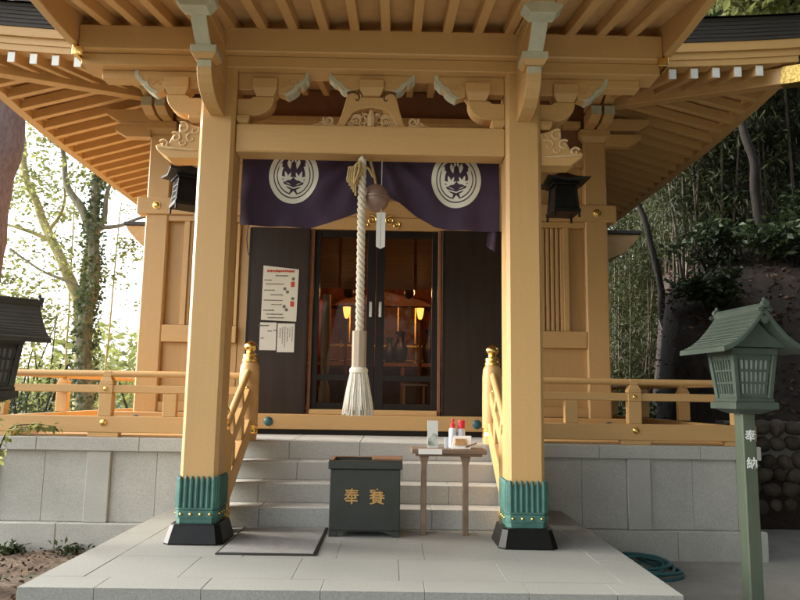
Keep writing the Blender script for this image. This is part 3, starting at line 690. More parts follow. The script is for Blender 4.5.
# ------------------------------------------------------------------ veranda railings
def veranda_rail(s, label):
    t = thing('veranda_railing', label, 'railing', (s*3, 2, 0.714), 'veranda railings')
    X = lambda a, c: sorted((s*a, s*c))
    b = MB(); b.box(*X(1.42, 4.33), 1.95, 2.06, 0.765, 0.945, 0.008); b.box(*X(4.10, 4.21), 2.061, 8.3, 0.765, 0.935, 0.008)
    b.build('bottom_beam', M['wx'], t)
    for x in (1.62, 2.97, 4.15): b = MB(); b.box(*X(x-0.17, x+0.17), 1.955, 2.055, 0.7155, 0.764, 0.004); b.build('foot_block', M['wx'], t)
    for y in (3.5, 5.0, 6.5): b = MB(); b.box(*X(4.105, 4.205), y-0.15, y+0.15, 0.7155, 0.764, 0.004); b.build('foot_block', M['wy'], t)
    def post(cx, cy):
        b = MB(); b.box(cx-0.075, cx+0.075, cy-0.05, cy+0.05, 0.946, 1.20, 0.006); b.box(cx-0.075, cx+0.075, cy-0.052, cy+0.052, 1.292, 1.325, 0.005)
        b.taper(cx, cy, 1.3255, 1.382, 0.073, 0.05, 0.045, 0.04, 0.004); b.box(cx-0.076, cx+0.076, cy-0.055, cy+0.055, 1.2005, 1.2915, 0.004); b.box(cx-0.045, cx+0.045, cy-0.036, cy+0.036, 1.3825, 1.446, 0.006)
        return b.build('post', M['wz'], t)
    for i, (x, y) in enumerate(((2.97, 2.005), (4.155, 2.005), (4.155, 3.5), (4.155, 5.0), (4.155, 6.5), (4.155, 8.0))):
        p = post(s*x, y)
        if i == 0:
            b = MB(); b.dome((s*x, 1.949, 0.875), 0.04); b.dome((s*x, 1.945, 1.247), 0.026, flat=0.4); b.build('gold_nail_cover', M['gold'], p, True)
    b = MB(); b.box(*X(2.18, 2.33), 1.965, 2.045, 0.946, 1.199, 0.006); b.build('short_post', M['wz'], t)
    b = MB(); b.box(*X(1.40, 4.40), 1.966, 2.044, 1.202, 1.29, 0.008); b.box(*X(4.115, 4.195), 2.046, 8.3, 1.202, 1.288, 0.008); b.build('middle_rail', M['wx'], t)
    b = MB(); b.tube([(s*1.40, 2.005, 1.415), (s*4.45, 2.005, 1.415)], 0.036, 12); b.tube([(s*4.155, 1.75, 1.413), (s*4.155, 8.3, 1.413)], 0.034, 12); b.build('top_rail', M['wx'], t, True)
veranda_rail(-1, 'ochre wooden veranda railing in front of the trees, open light behind it')
veranda_rail(1, 'ochre wooden veranda railing in front of the dark bank, ending behind the green lantern post')

# ------------------------------------------------------------------ stair railings
def stair_rail(s, label):
    x = s*1.325
    t = thing('stair_railing', label, 'railing', (x, 1.2, 0.36), 'stair railings')
    def newel(x, y, z0, z1, dark=False):
        b = MB(); b.lathe([(0.098, z0), (0.104, z0+0.04), (0.108, z0+0.35), (0.106, z1-0.36), (0.098, z1-0.27), (0.078, z1-0.232)], x, y, 24); n = b.build('newel_post', M['wz'], t, True)
        z = z1-0.23
        b = MB(); b.lathe([(0.080, z), (0.086, z+0.004), (0.086, z+0.03), (0.078, z+0.034), (0.074, z+0.05), (0.080, z+0.055), (0.078, z+0.08), (0.060, z+0.088), (0.046, z+0.10), (0.044, z+0.118), (0.052, z+0.128), (0.066, z+0.145), (0.073, z+0.165), (0.068, z+0.188), (0.05, z+0.208), (0.022, z+0.222), (0.006, z+0.234)], x, y, 24)
        b.build('onion_finial', M['gold'], n, True)
        b = MB(); b.lathe([(0.1005, z0+0.07), (0.111, z0+0.075), (0.111, z0+0.10), (0.1075, z0+0.105), (0.1075, z0+0.13), (0.112, z0+0.135), (0.112, z0+0.16), (0.105, z0+0.165)], x, y, 24); b.build('gold_band', M['gold'], n, True)
        return n
    n1 = newel(x, 1.72, 0.722, 1.79)
    b = MB(); b.dome((x, 1.72-0.108, 1.28), 0.022, flat=0.8); b.dome((x-s*0.02, 1.72-0.112, 0.90), 0.028, flat=0.8); b.build('gold_nail_cover', M['gold'], n1, True)
    n2 = newel(x, 0.55, 0.002, 1.12)
    k = RI/TR
    def sl(y, z): return (x, y, z-(1.72-y)*k)
    b = MB(); b.tube([sl(1.66, 1.50), sl(1.3, 1.50), sl(0.9, 1.50), sl(0.58, 1.50)], 0.036, 12); b.build('top_rail', M['wy'], t, True)
    b = MB(); b.bar(sl(1.64, 1.27), sl(0.62, 1.27), 0.085, 0.12, bev=0.01); b.build('middle_rail', M['wy'], t)
    b = MB(); b.bar(sl(1.66, 0.90), sl(0.60, 0.90), 0.11, 0.20, bev=0.01); sg = b.build('stair_string', M['wy'], t)
    b = MB(); b.dome((x-s*0.02, 1.10, 0.56), 0.022); b.build('gold_nail_cover', M['gold'], sg, True)
    for y in (1.32, 0.95):
        p0 = sl(y, 0.99); p1 = sl(y, 1.21); b = MB(); b.box(x-0.04, x+0.04, y-0.05, y+0.05, p0[2], p1[2], 0.005); b.build('baluster', M['wz'], t)
        p0 = sl(y, 1.335); p1 = sl(y, 1.465); b = MB(); b.taper(x, y, p0[2]-0.03, p1[2]+0.01, 0.04, 0.045, 0.025, 0.03, 0.004); b.build('baluster', M['wz'], t)
stair_rail(-1, 'ochre stair railing with gold onion finial, its newel in front of the notices')
stair_rail(1, 'ochre stair railing with gold onion finial, behind the table with spray bottles')

# ------------------------------------------------------------------ curtain with crests
def zbot(x):
    K = [(-1.21, 2.765), (-0.95, 2.755), (-0.54, 2.75), (-0.40, 2.785), (-0.27, 2.835), (-0.12, 2.905), (-0.04, 2.97), (0.02, 3.06), (0.11, 3.08), (0.28, 2.985), (0.44, 2.87), (0.60, 2.78), (0.75, 2.75), (1.0, 2.742), (1.21, 2.745)]
    for (a, za), (c, zc) in zip(K, K[1:]):
        if x <= c: t = (x-a)/(c-a); return za+(zc-za)*t
    return K[-1][1]
def ycur(x, z):
    k = max(0.0, 1-abs(x)/0.95); r = math.atan2(z-3.65, x-0.02)
    fold = 0.028*math.sin(r*17)*min(1, math.hypot(x, z-3.5)*2.2)*(0.35+0.65*k)
    hang = 0.014*math.sin(x*19+0.6)*min(1, (3.5-z)*1.6)+0.010*math.sin(x*9+z*3)
    return 0.37+fold+hang
ct = thing('shrine_curtain', 'purple cloth curtain gathered up in the middle behind the lintel', 'curtain', (0, 0.37, 3.5))
b = MB(); b.grid(lambda u, v: (lambda x: (x, ycur(x, 3.50+(zbot(x)-3.50)*v), 3.50+(zbot(x)-3.50)*v))(-1.205+2.41*u), 150, 34); cl = b.build('cloth', M['purple'], ct, True)
def crest(cx, cz):
    b = MB(); eps = 0.006
    def poly(pts, k=0):
        bb = bmesh.new()
        vs_ = [bb.verts.new((cx+x, 0, cz+z)) for x, z in pts]; bb.faces.new(vs_)
        bmesh.ops.triangulate(bb, faces=bb.faces[:])
        bmesh.ops.subdivide_edges(bb, edges=[e for e in bb.edges if e.calc_length() > 0.05], cuts=2, use_grid_fill=False)
        bmesh.ops.triangulate(bb, faces=bb.faces[:])
        for v in bb.verts: v.co.y = ycur(v.co.x, v.co.z)-eps-k*0.0012
        b._add(bb)
    def ringp(rx0, rz0, rx1, rz1, a0=0, a1=360, n=56, k=0):
        for i in range(n):
            q = [R(a0+(a1-a0)*(i+j)/n) for j in (0, 1)]
            poly([(rx0*math.cos(q[0]), rz0*math.sin(q[0])), (rx1*math.cos(q[0]), rz1*math.sin(q[0])), (rx1*math.cos(q[1]), rz1*math.sin(q[1])), (rx0*math.cos(q[1]), rz0*math.sin(q[1]))], k)
    ringp(0.188, 0.225, 0.232, 0.275)
    ringp(0.158, 0.188, 0.178, 0.212)
    ringp(0.108, 0.142, 0.148, 0.176, 150, 256, 20); ringp(0.108, 0.142, 0.148, 0.176, 284, 390, 20)
    poly([(0, -0.205), (0.028, -0.18), (0, -0.15), (-0.028, -0.18)], 1)
    for s in (-1, 1):
        def leafp(x, z, a, L, w):
            ca, sa = math.cos(R(a)), math.sin(R(a)); P = [(0, 0), (0.35*L, w), (0.7*L, w*0.7), (L, 0), (0.7*L, -w*0.7), (0.35*L, -w)]
            poly([(s*(x+u*ca-v*sa), z+u*sa+v*ca) for u, v in P])
        for a, L, w in ((-8, 0.066, 0.011), (30, 0.078, 0.0135), (72, 0.090, 0.015), (112, 0.078, 0.0135), (150, 0.058, 0.011)): leafp(0.052, -0.052, a, L, w)
        poly([(s*x, z) for x, z in ((0.0, -0.118), (0.03, -0.106), (0.07, -0.094), (0.10, -0.082), (0.098, -0.092), (0.07, -0.106), (0.03, -0.119), (0.0, -0.130))])
        poly([(s*x, z) for x, z in ((0.018, -0.098), (0.045, -0.088), (0.075, -0.072), (0.045, -0.078))])
        leafp(0.050, 0.155, -100, 0.105, 0.020); leafp(0.112, 0.125, -72, 0.085, 0.014); leafp(0.012, 0.165, -84, 0.05, 0.010); leafp(0.138, 0.075, -120, 0.055, 0.010)
    return b.build('crest', M['crest'], cl)
crest(-0.722, 3.25); crest(0.80, 3.235)
b = MB(); b.tube([(-1.12, 0.34, 2.76), (-1.125, 0.335, 2.62), (-1.11, 0.34, 2.50), (-1.07, 0.345, 2.42), (-1.02, 0.35, 2.37)], 0.005, 6); b.build('tie_cord', M['purple'], cl, True)
b = MB(); b.grid(lambda u, v: (1.10+0.085*u-0.02*v, 0.40+0.012*math.sin(u*6), 2.75-0.20*v*(1-0.35*(1-u))), 6, 6); b.build('cloth_tail', M['purple'], cl, True)

# ------------------------------------------------------------------ bell, bell rope, paper streamer
bt = thing('shrine_bell', 'round coppery bell hanging behind the thick white rope', 'bell', (0.055, 0.30, 3.0))
cx, cy, cz, r = 0.055, 0.225, 2.995, 0.122
b = MB(); b.lathe([(0.004, cz-r)]+[(r*math.cos(R(a)), cz+r*0.98*math.sin(R(a))) for a in range(-82, -1, 8)], cx, cy, 28); b.build('lower_shell', M['bell'], bt, True)
b = MB(); b.lathe([(r*0.96*math.cos(R(a)), cz+0.014+r*math.sin(R(a))) for a in range(2, 84, 8)]+[(0.004, cz+r+0.014)], cx, cy, 28); b.build('upper_shell', M['bell'], bt, True)
b = MB(); b.lathe([(r*0.98, cz-0.004), (r*1.09, cz+0.0), (r*1.09, cz+0.014), (r*0.98, cz+0.018)], cx, cy, 28); b.build('rim_band', M['bell'], bt, True)
b = MB(); b.tube([(cx, cy, cz+r+0.01), (cx-0.02, cy, 3.22), (cx-0.06, cy-0.01, 3.357)], 0.012, 8); b.build('hanger', M['oldrope'], bt, True)
rp = thing('bell_rope', 'thick twisted white bell rope with wooden grip and bushy tassel', 'bell rope', (-0.075, 0.06, 3.3))
rx, ry = -0.071, 0.115
def rpos(z): t = (3.30-z)/1.5; return (rx+0.010*t, ry, z)
b = MB()
for ph in range(3):
    pts = []
    n = 130
    for i in range(n+1):
        z = 3.34-(3.34-1.765)*i/n; px, py, _ = rpos(z); a = ph*2*math.pi/3-z*2*math.pi/0.17
        pts.append((px+0.0195*math.cos(a), py+0.0195*math.sin(a), z))
    b.tube(pts, 0.0195, 7)
b.build('rope', M['rope'], rp, True)
b = MB(); rr = random.Random(5)
for k in range(9):
    a = k*0.7; pts = []
    for i in range(9):
        t = i/8; pts.append((rx-0.02+0.05*math.cos(a)*math.sin(t*3.0)-0.035*t, ry-0.02+0.04*math.sin(a), 3.285-0.19*t+0.03*math.sin(a*2)*math.sin(t*6)))
    b.tube(pts, 0.012, 6)
for k in range(5):
    x0 = rx-0.045-0.018*k; b.tube([(rx-0.01, ry-0.035, 3.25), (x0, ry-0.045, 3.235), (x0-0.012, ry-0.04, 3.13), (x0-0.006, ry-0.035, 2.98+0.03*k)], 0.010, 6)
b.tube([(rx+0.01, ry-0.02, 3.26), (rx+0.06, ry-0.02, 3.235), (rx+0.10, ry-0.01, 3.16)], 0.012, 6)
b.tube([(rx, ry, 3.22), (rx, ry, 3.359)], 0.022, 8)
b.build('knot', M['oldrope'], rp, True)
b = MB(); gx, gy, _ = rpos(1.66)
b.lathe([(0.060, 1.462), (0.062, 1.466), (0.062, 1.772), (0.058, 1.776)], gx, gy, 8); b.build('wooden_grip', M['grip'], rp)
b = MB()
for k in range(260):
    a = rr.uniform(0, 2*math.pi); q = math.sqrt(rr.uniform(0.15, 1)); r0 = 0.060*q; r1 = 0.135*q*rr.uniform(0.86, 1.08); zl = 1.055+rr.uniform(-0.015, 0.05)
    pts = [(gx+r0*math.cos(a), gy+r0*math.sin(a), 1.462)]
    for i in range(1, 5):
        t = i/4; rad = r0+(r1-r0)*t**0.8; aa = a+rr.uniform(-0.05, 0.05); pts.append((gx+rad*math.cos(aa), gy+rad*math.sin(aa), 1.435+(zl-1.435)*t))
    b.tube(pts, [0.008, 0.009, 0.008, 0.007, 0.003], 5)
b.lathe([(0.064, 1.405), (0.078, 1.415), (0.081, 1.435), (0.074, 1.452), (0.060, 1.461)], gx, gy, 18)
b.build('tassel', M['tassel'], rp, True)
ps = thing('paper_streamer', 'narrow white folded paper strip hanging on a thread beside the bell', 'paper strip', (0.09, 0.42, 2.9))
b = MB()
for dx in (-0.021, 0.021):
    b.box(0.105+dx-0.0195, 0.105+dx+0.0195, 0.19, 0.196, 2.545, 2.86, 0.001)
b.prism([(0.066, 2.545), (0.144, 2.545), (0.105, 2.525)], 'y', 0.1905, 0.1955); b.build('paper', M['whitepaper'], ps)
b = MB(); b.tube([(0.105, 0.193, 2.86), (0.105, 0.193, 3.36)], 0.003, 6); b.build('thread', M['whitepaper'], ps)

# ------------------------------------------------------------------ notices on the left shutter
def lines(mb, x0, x1, z, h, y, rnd_, gap=0.012):
    x = x0
    while x < x1:
        wd = rnd_.uniform(0.012, 0.03); mb.box(x, min(x+wd, x1), y-0.0012, y, z-h*rnd_.uniform(0.35, 0.5), z+h*rnd_.uniform(0.35, 0.5), 0); x += wd+gap*rnd_.uniform(0.3, 0.9)
ny = 2.9195
nt_ = thing('notice', 'large cream notice with red heading on the dark shutter', 'notice', (-1.22, ny, 2.5), 'paper notices on the shutter')
b = MB(); b.hexa([(-1.455, ny-0.003, 2.150), (-1.005, ny-0.003, 2.135), (-1.005, ny, 2.135), (-1.455, ny, 2.150), (-1.450, ny-0.003, 2.855), (-0.992, ny-0.003, 2.81), (-0.992, ny, 2.81), (-1.450, ny, 2.855)], 0); b.build('paper', M['creampaper'], nt_)
y = ny-0.0035; rn = random.Random(12)
b = MB(); lines(b, -1.40, -1.05, 2.785, 0.034, y, rn, 0.007); b.build('red_heading', M['redink'], nt_)
b = MB(); lines(b, -1.29, -1.13, 2.725, 0.018, y, rn, 0.004)
for i, (x0, x1, z) in enumerate(((-1.43, -1.33, 2.665), (-1.41, -1.18, 2.615), (-1.43, -1.29, 2.535), (-1.35, -1.19, 2.475), (-1.43, -1.19, 2.405), (-1.33, -1.20, 2.35), (-1.43, -1.29, 2.275), (-1.39, -1.18, 2.225), (-1.37, -1.16, 2.18))): lines(b, x0, x1, z, 0.015, y, rn, 0.005)
for x, z in ((-1.06, 2.685), (-1.165, 2.555), (-1.13, 2.515), (-1.06, 2.43), (-1.165, 2.325), (-1.135, 2.285)):
    b.lathe([(0.022, -0.001), (0.022, 0.0)], 0, 0, 10, Matrix.Translation((x, y, z)) @ Matrix.Rotation(R(90), 4, 'X'))
b.build('text', M['ink'], nt_)
b = MB()
for x, z in ((-1.065, 2.615), (-1.065, 2.36)): b.box(x-0.024, x+0.024, y-0.001, y, z-0.035, z+0.035, 0.0)
b.build('red_mark', M['redink'], nt_)
for (x0, x1, z0, z1, lab, kind) in ((-1.463, -1.252, 1.765, 2.118, 'smaller white notice with scattered marks, on the newel side below the cream notice', 0), (-1.238, -1.02, 1.742, 2.108, 'smaller white notice with columns of writing, on the door side below the cream notice', 1)):
    t = thing('notice', lab, 'notice', ((x0+x1)/2, ny, z0), 'paper notices on the shutter')
    b = MB(); b.box(x0, x1, ny-0.003, ny, z0, z1, 0); b.build('paper', M['paper'], t)
    b = MB()
    if kind:
        for i in range(6):
            xx = x1-0.03-0.031*i; z = z1-0.04-0.01*(i % 3); L = rn.uniform(0.13, 0.26)
            while z > z1-0.04-L: q = rn.uniform(0.012, 0.022); b.box(xx-0.0045, xx+0.0045, y-0.001, y, z-q, z, 0); z -= q+0.007
    else:
        for (xx, z, wd) in ((x0+0.12, z1-0.11, 0.045), (x0+0.185, z1-0.10, 0.03), (x0+0.03, z1-0.20, 0.03), (x0+0.04, z1-0.04, 0.13)): lines(b, xx-wd/2, xx+wd/2+0.01, z, 0.016, y, rn, 0.004)
    b.build('text', M['ink'], t)

# ------------------------------------------------------------------ things inside the hall
lamps = []
def altar_lamp(x, lab):
    t = thing('altar_lamp', lab, 'lamp', (x, 4.5, 1.03), 'lit lamps inside the hall')
    b = MB(); b.lathe([(0.10, 1.032), (0.10, 1.06), (0.03, 1.09), (0.022, 1.3), (0.03, 1.6), (0.02, 1.9), (0.025, 2.25), (0.05, 2.33)], x, 4.5, 12); b.build('stand', M['interiorwood'], t, True)
    b = MB(); b.lathe([(0.018, 2.36), (0.034, 2.385), (0.048, 2.45), (0.058, 2.53), (0.045, 2.50)], x, 4.5, 8); b.build('shade', M['lampshade'], t, True)
    ld = bpy.data.lights.new('lamp_bulb', 'POINT'); ld.energy = 5.5; ld.color = (1.0, 0.48, 0.18); ld.shadow_soft_size = 0.08
    lo = bpy.data.objects.new('lamp_bulb', ld); COL.objects.link(lo); lo.parent = t; lo.location = (0, -0.02, 1.75)
altar_lamp(-0.47, 'glowing orange altar lamp seen past the bell rope')
altar_lamp(0.64, 'glowing orange altar lamp seen through the glass door beside the table')
b = MB(); b.grid(lambda u, v: (-2.1+4.2*u, 6.6+0.06*math.sin(u*60), 1.05+3.0*v), 120, 4); tag(b.build('altar_backdrop', M['redcloth'], smooth=True), 'dull reddish brown brocade hanging across the back of the hall', 'drape')
for i, (x0, x1, lab) in enumerate(((-1.05, -0.03, 'brown bamboo blind behind the door that the bell rope crosses'), (0.03, 1.05, 'brown bamboo blind behind the door nearer the table'))):
    t = thing('bamboo_blind', lab, 'blind', ((x0+x1)/2, 3.5, 2.6), 'bamboo blinds inside the doors')
    b = MB()
    for k in range(34): b.box(x0, x1, 3.9, 3.906, 2.72+0.026*k, 2.72+0.026*k+0.022, 0)
    b.build('slats', M['blind'], t)
    b = MB()
    for xx in (x0+0.02, (x0+x1)/2, x1-0.02): b.box(xx-0.02, xx+0.02, 3.893, 3.899, 2.72, 3.61, 0)
    b.build('binding', M['redcloth'], t)
t = thing('altar_table', 'low red lacquered altar table deep in the hall', 'table', (0.4, 5.6, 1.03))
b = MB(); b.box(-1.2, 1.2, 5.4, 6.0, 1.68, 1.74, 0.006); b.build('tabletop', M['interiorwood'], t)
for x in (-1.1, -0.4, 0.4, 1.1): b = MB(); b.box(x-0.03, x+0.03, 5.42, 5.48, 1.031, 1.678, 0.003); b.build('leg', M['interiorwood'], t)
t = thing('offering_stand', 'small pale-edged offering stand low behind the door glass', 'stand', (0.55, 4.2, 1.03))
b = MB(); b.box(0.36, 0.74, 4.1, 4.4, 1.36, 1.385, 0.003); b.build('top', M['grip'], t)
for x in (0.41, 0.69): b = MB(); b.box(x-0.015, x+0.015, 4.12, 4.38, 1.031, 1.358, 0.002); b.build('leg', M['grip'], t)
t = thing('white_drape', 'pale knotted cloth hanging just inside the door by the notices', 'drape', (-0.72, 3.6, 1.1))
b = MB()
b.lathe([(0.08, 1.05), (0.075, 1.3), (0.045, 1.42), (0.06, 1.6), (0.075, 2.0), (0.07, 2.35), (0.055, 2.6)], -0.70, 3.7, 14); b.build('cloth', M['grip'], t, True)
for (x, y, z, sc, lab) in ((0.18, 5.1, 1.745, 1.0, 'dark vase on the altar table close to the door handles'), (0.36, 5.55, 1.745, 1.25, 'dark tall jar on the altar table in the middle of the pane'), (0.85, 5.6, 1.745, 1.35, 'dark jar on the altar table nearest the door jamb'), (-0.3, 5.6, 1.745, 1.1, 'dark jar on the altar table behind the bell rope')):
    y = 5.65
    b = MB(); b.lathe([(0.05*sc, z), (0.09*sc, z+0.08*sc), (0.10*sc, z+0.2*sc), (0.05*sc, z+0.3*sc), (0.04*sc, z+0.36*sc), (0.07*sc, z+0.42*sc)], x, y, 14); tag(b.build('altar_jar', M['vessel'], smooth=True), lab, 'jar', 'vessels on the altar table')
for (x, z, kk, lab) in ((-0.12, 1.745, 0, 'small gilt candle stand on the altar table behind the door handles'), (0.62, 1.745, 0, 'small gilt candle stand on the altar table under the lit lamp'), (-0.62, 1.745, 0, 'small gilt candle stand on the altar table beside the pale cloth')):
    b = MB(); b.lathe([(0.06, z), (0.06, z+0.02), (0.015, z+0.05), (0.015, z+0.22), (0.05, z+0.25), (0.05, z+0.265), (0.012, z+0.27), (0.010, z+0.36)], x, 5.5, 12); tag(b.build('candle_stand', M['gold'], smooth=True), lab, 'candle stand', 'gilt stands on the altar table')
t = thing('altar_shrine', 'small wooden altar cabinet with gilt trim at the back of the hall', 'altar', (0.05, 6.2, 1.03))
b = MB(); b.box(-0.9, 1.0, 6.1, 6.45, 1.031, 2.1, 0.01); b.build('base', M['interiorwood'], t)
b = MB(); b.box(-0.55, 0.65, 6.15, 6.45, 2.101, 2.75, 0.01); b.build('cabinet', M['interior'], t)
b = MB(); b.prism([(-0.85, 2.751), (0.95, 2.751), (0.75, 2.86), (0.05, 3.02), (-0.65, 2.86)], 'y', 6.05, 6.5, 0.01); b.build('cabinet_roof', M['interiorwood'], t)
b = MB()
for xx in (-0.52, -0.22, 0.05, 0.32, 0.62): b.box(xx-0.012, xx+0.012, 6.13, 6.149, 2.11, 2.74, 0.002)
b.box(-0.9, 1.0, 6.08, 6.099, 2.04, 2.08, 0.002); b.box(-0.9, 1.0, 6.08, 6.099, 1.80, 1.82, 0.002); b.build('gilt_trim', M['gold'], t)
for x, lab in ((-0.95, 'red paper lantern strip of cloth by the pale knotted drape'), (0.92, 'red cloth strip hanging near the door jamb inside')):
    b = MB(); b.box(x-0.07, x+0.07, 5.0, 5.01, 1.8, 2.7, 0.002); tag(b.build('cloth_strip', M['redstrip']), lab.replace('red paper lantern strip of cloth', 'red cloth strip hanging'), 'cloth strip', 'red cloth strips in the hall')
for x, lab in ((-0.42, 'small dark hanging ornament between the blind and the lamp, behind the rope'), (0.46, 'small dark hanging ornament between the blind and the lamp by the jamb')):
    t = thing('hanging_ornament', lab, 'ornament', (x, 4.3, 2.6), 'hanging ornaments in the hall')
    b = MB(); b.lathe([(0.01, 2.62), (0.06, 2.65), (0.085, 2.72), (0.05, 2.82), (0.015, 2.86)], x, 4.2, 12); b.build('body', M['vessel'], t, True)
    b = MB(); b.tube([(x, 4.2, 2.86), (x, 4.2, 4.19)], 0.006, 6); b.build('cord', M['vessel'], t)

# ------------------------------------------------------------------ offertory box
t = thing('offertory_box', 'dark green offertory box with gold characters standing before the steps', 'offertory box', (0.01, 0.5, 0))
x0, x1, y0, y1 = -0.300, 0.318, 0.335, 0.68
b = MB(); b.box(x0, x1, y0, y1, 0.052, 0.575, 0.006); body = b.build('body', M['boxgreen'], t)
b = MB()
for (a, c) in ((x0, x0+0.07), (x1-0.07, x1)):
    for (d, e) in ((y0, y0+0.06), (y1-0.06, y1)): b = MB(); b.box(a, c, d, e, 0.0, 0.051, 0.003); b.build('foot', M['boxgreen'], t)
b = MB()
b.prism([(x0+0.071, 0.051), (x0+0.071, 0.012), (x0+0.10, 0.03), (x0+0.16, 0.045), (x1-0.16, 0.045), (x1-0.10, 0.03), (x1-0.071, 0.012), (x1-0.071, 0.051)], 'y', y0+0.004, y0+0.03); b.build('apron', M['boxgreen'], t)
b = MB(); b.box(x0-0.018, x1+0.018, y0-0.018, y0+0.03, 0.577, 0.648, 0.006); b.box(x0-0.018, x1+0.018, y1-0.03, y1+0.018, 0.577, 0.648, 0.006); b.box(x0-0.018, x0+0.03, y0+0.031, y1-0.031, 0.577, 0.648, 0.006); b.box(x1-0.03, x1+0.018, y0+0.031, y1-0.031, 0.577, 0.648, 0.006)
b.build('rim', M['boxgreen'], t)
b = MB(); b.box(x0-0.012, x1+0.012, y1-0.026, y1+0.012, 0.6485, 0.657, 0.002); b.box(x0-0.016, x0+0.028, y0-0.01, y1-0.028, 0.6485, 0.657, 0.002); b.box(0.065, x1+0.016, y0+0.02, y1-0.03, 0.6485, 0.668, 0.003); b.build('wooden_lid', M['oldwood'], t)
b = MB()
for k in range(5): b.box(x0+0.032, 0.06, y0+0.04+0.055*k, y0+0.06+0.055*k, 0.60, 0.63, 0.002)
b.build('grate', M['boxgreen'], t)
b = MB(); text_mesh(b, '奉', -0.105, y0-0.002, 0.345, 0.142); text_mesh(b, '賽', 0.117, y0-0.002, 0.345, 0.142); b.build('gold_characters', M['goldpaint'], body)

# ------------------------------------------------------------------ table and the things on it
TY = 0.50
t = thing('wooden_table', 'narrow reddish brown wooden table by the steps with items on top', 'table', (0.78, TY, 0))
b = MB(); b.box(0.415, 1.085, TY-0.13, TY+0.17, 0.715, 0.755, 0.005); b.box(0.45, 1.05, TY-0.09, TY+0.13, 0.690, 0.7145, 0.003); b.build('tabletop', M['tablewood'], t)
for x in (0.53, 0.905):
    b = MB(); b.prism([(x-0.026, 0.0), (x+0.026, 0.0), (x+0.024, 0.60), (x+0.044, 0.689), (x-0.044, 0.689), (x-0.024, 0.60)], 'y', TY-0.05, TY+0.02, 0.004); b.build('leg', M['tablewood'], t)
tz = 0.756
t = thing('picture_leaflet', 'upright leaflet with green landscape picture standing on the wooden table', 'leaflet', (0.60, TY, tz))
b = MB(); b.box(0.56, 0.655, TY-0.012, TY-0.004, tz+0.001, tz+0.245, 0.001); b.build('card', M['pale_sky_print'], t)
b = MB(); b.prism([(0.565, tz+0.02), (0.65, tz+0.02), (0.65, tz+0.115), (0.632, tz+0.13), (0.607, tz+0.135), (0.60, tz+0.11), (0.578, tz+0.09), (0.565, tz+0.095)], 'y', TY-0.0135, TY-0.0125); b.build('picture', M['picture'], t)
b = MB(); b.box(0.475, 0.685, TY-0.136, TY-0.1305, 0.712, 0.757, 0); tag(b.build('label_strip', M['whitepaper']), 'white paper strip stuck on the front edge of the wooden table', 'label')
def bottle(x, y, lab, pump):
    t = thing('spray_bottle', lab, 'bottle', (x, y, tz), 'bottles on the wooden table')
    b = MB(); b.lathe([(0.033, tz+0.001), (0.036, tz+0.01), (0.036, tz+0.155), (0.030, tz+0.175), (0.018, tz+0.182)], x, y, 16); b.build('body', M['bottle'], t, True)
    b = MB()
    if pump:
        b.lathe([(0.022, tz+0.183), (0.022, tz+0.215), (0.010, tz+0.22), (0.009, tz+0.25)], x, y, 12); b.box(x-0.012, x+0.012, y-0.05, y+0.014, tz+0.245, tz+0.262, 0.003)
    else: b.lathe([(0.034, tz+0.176), (0.034, tz+0.245), (0.030, tz+0.25)], x, y, 14)
    b.build('cap', M['redplastic'], t, True)
bottle(0.795, TY+0.06, 'pale bottle with red pump top, nearer the landscape leaflet', True)
bottle(0.875, TY+0.07, 'pale bottle with plain red cap, nearer the stair railing', False)
t = thing('small_card_stand', 'little white stand with brown print in front of the red capped bottles', 'card stand', (0.87, TY-0.05, tz))
b = MB(); b.hexa([(0.775, TY-0.09, tz+0.002), (0.945, TY-0.09, tz+0.002), (0.945, TY-0.02, tz+0.002), (0.775, TY-0.02, tz+0.002), (0.80, TY-0.04, tz+0.115), (0.955, TY-0.04, tz+0.115), (0.955, TY-0.03, tz+0.115), (0.80, TY-0.03, tz+0.115)], 0.001); b.build('card', M['whitepaper'], t)
b = MB(); b.hexa([(0.80, TY-0.0905, tz+0.035), (0.915, TY-0.0905, tz+0.035), (0.915, TY-0.07, tz+0.035), (0.80, TY-0.07, tz+0.035), (0.81, TY-0.0655, tz+0.09), (0.905, TY-0.0655, tz+0.09), (0.905, TY-0.05, tz+0.09), (0.81, TY-0.05, tz+0.09)], 0.001); b.build('print', M['brownprint'], t)
b = MB(); b.tube([(0.90, TY-0.095, tz+0.02), (1.0, TY-0.07, tz+0.055)], 0.006, 8); tag(b.build('pen', M['oldwood']), 'dark slim pen leaning beside the little card stand', 'pen')
b = MB(); b.box(0.715, 0.745, TY-0.05, TY-0.02, tz+0.001, tz+0.10, 0.002); tag(b.build('clear_tube', M['bottle']), 'short pale tube between the leaflet and the bottles', 'tube')

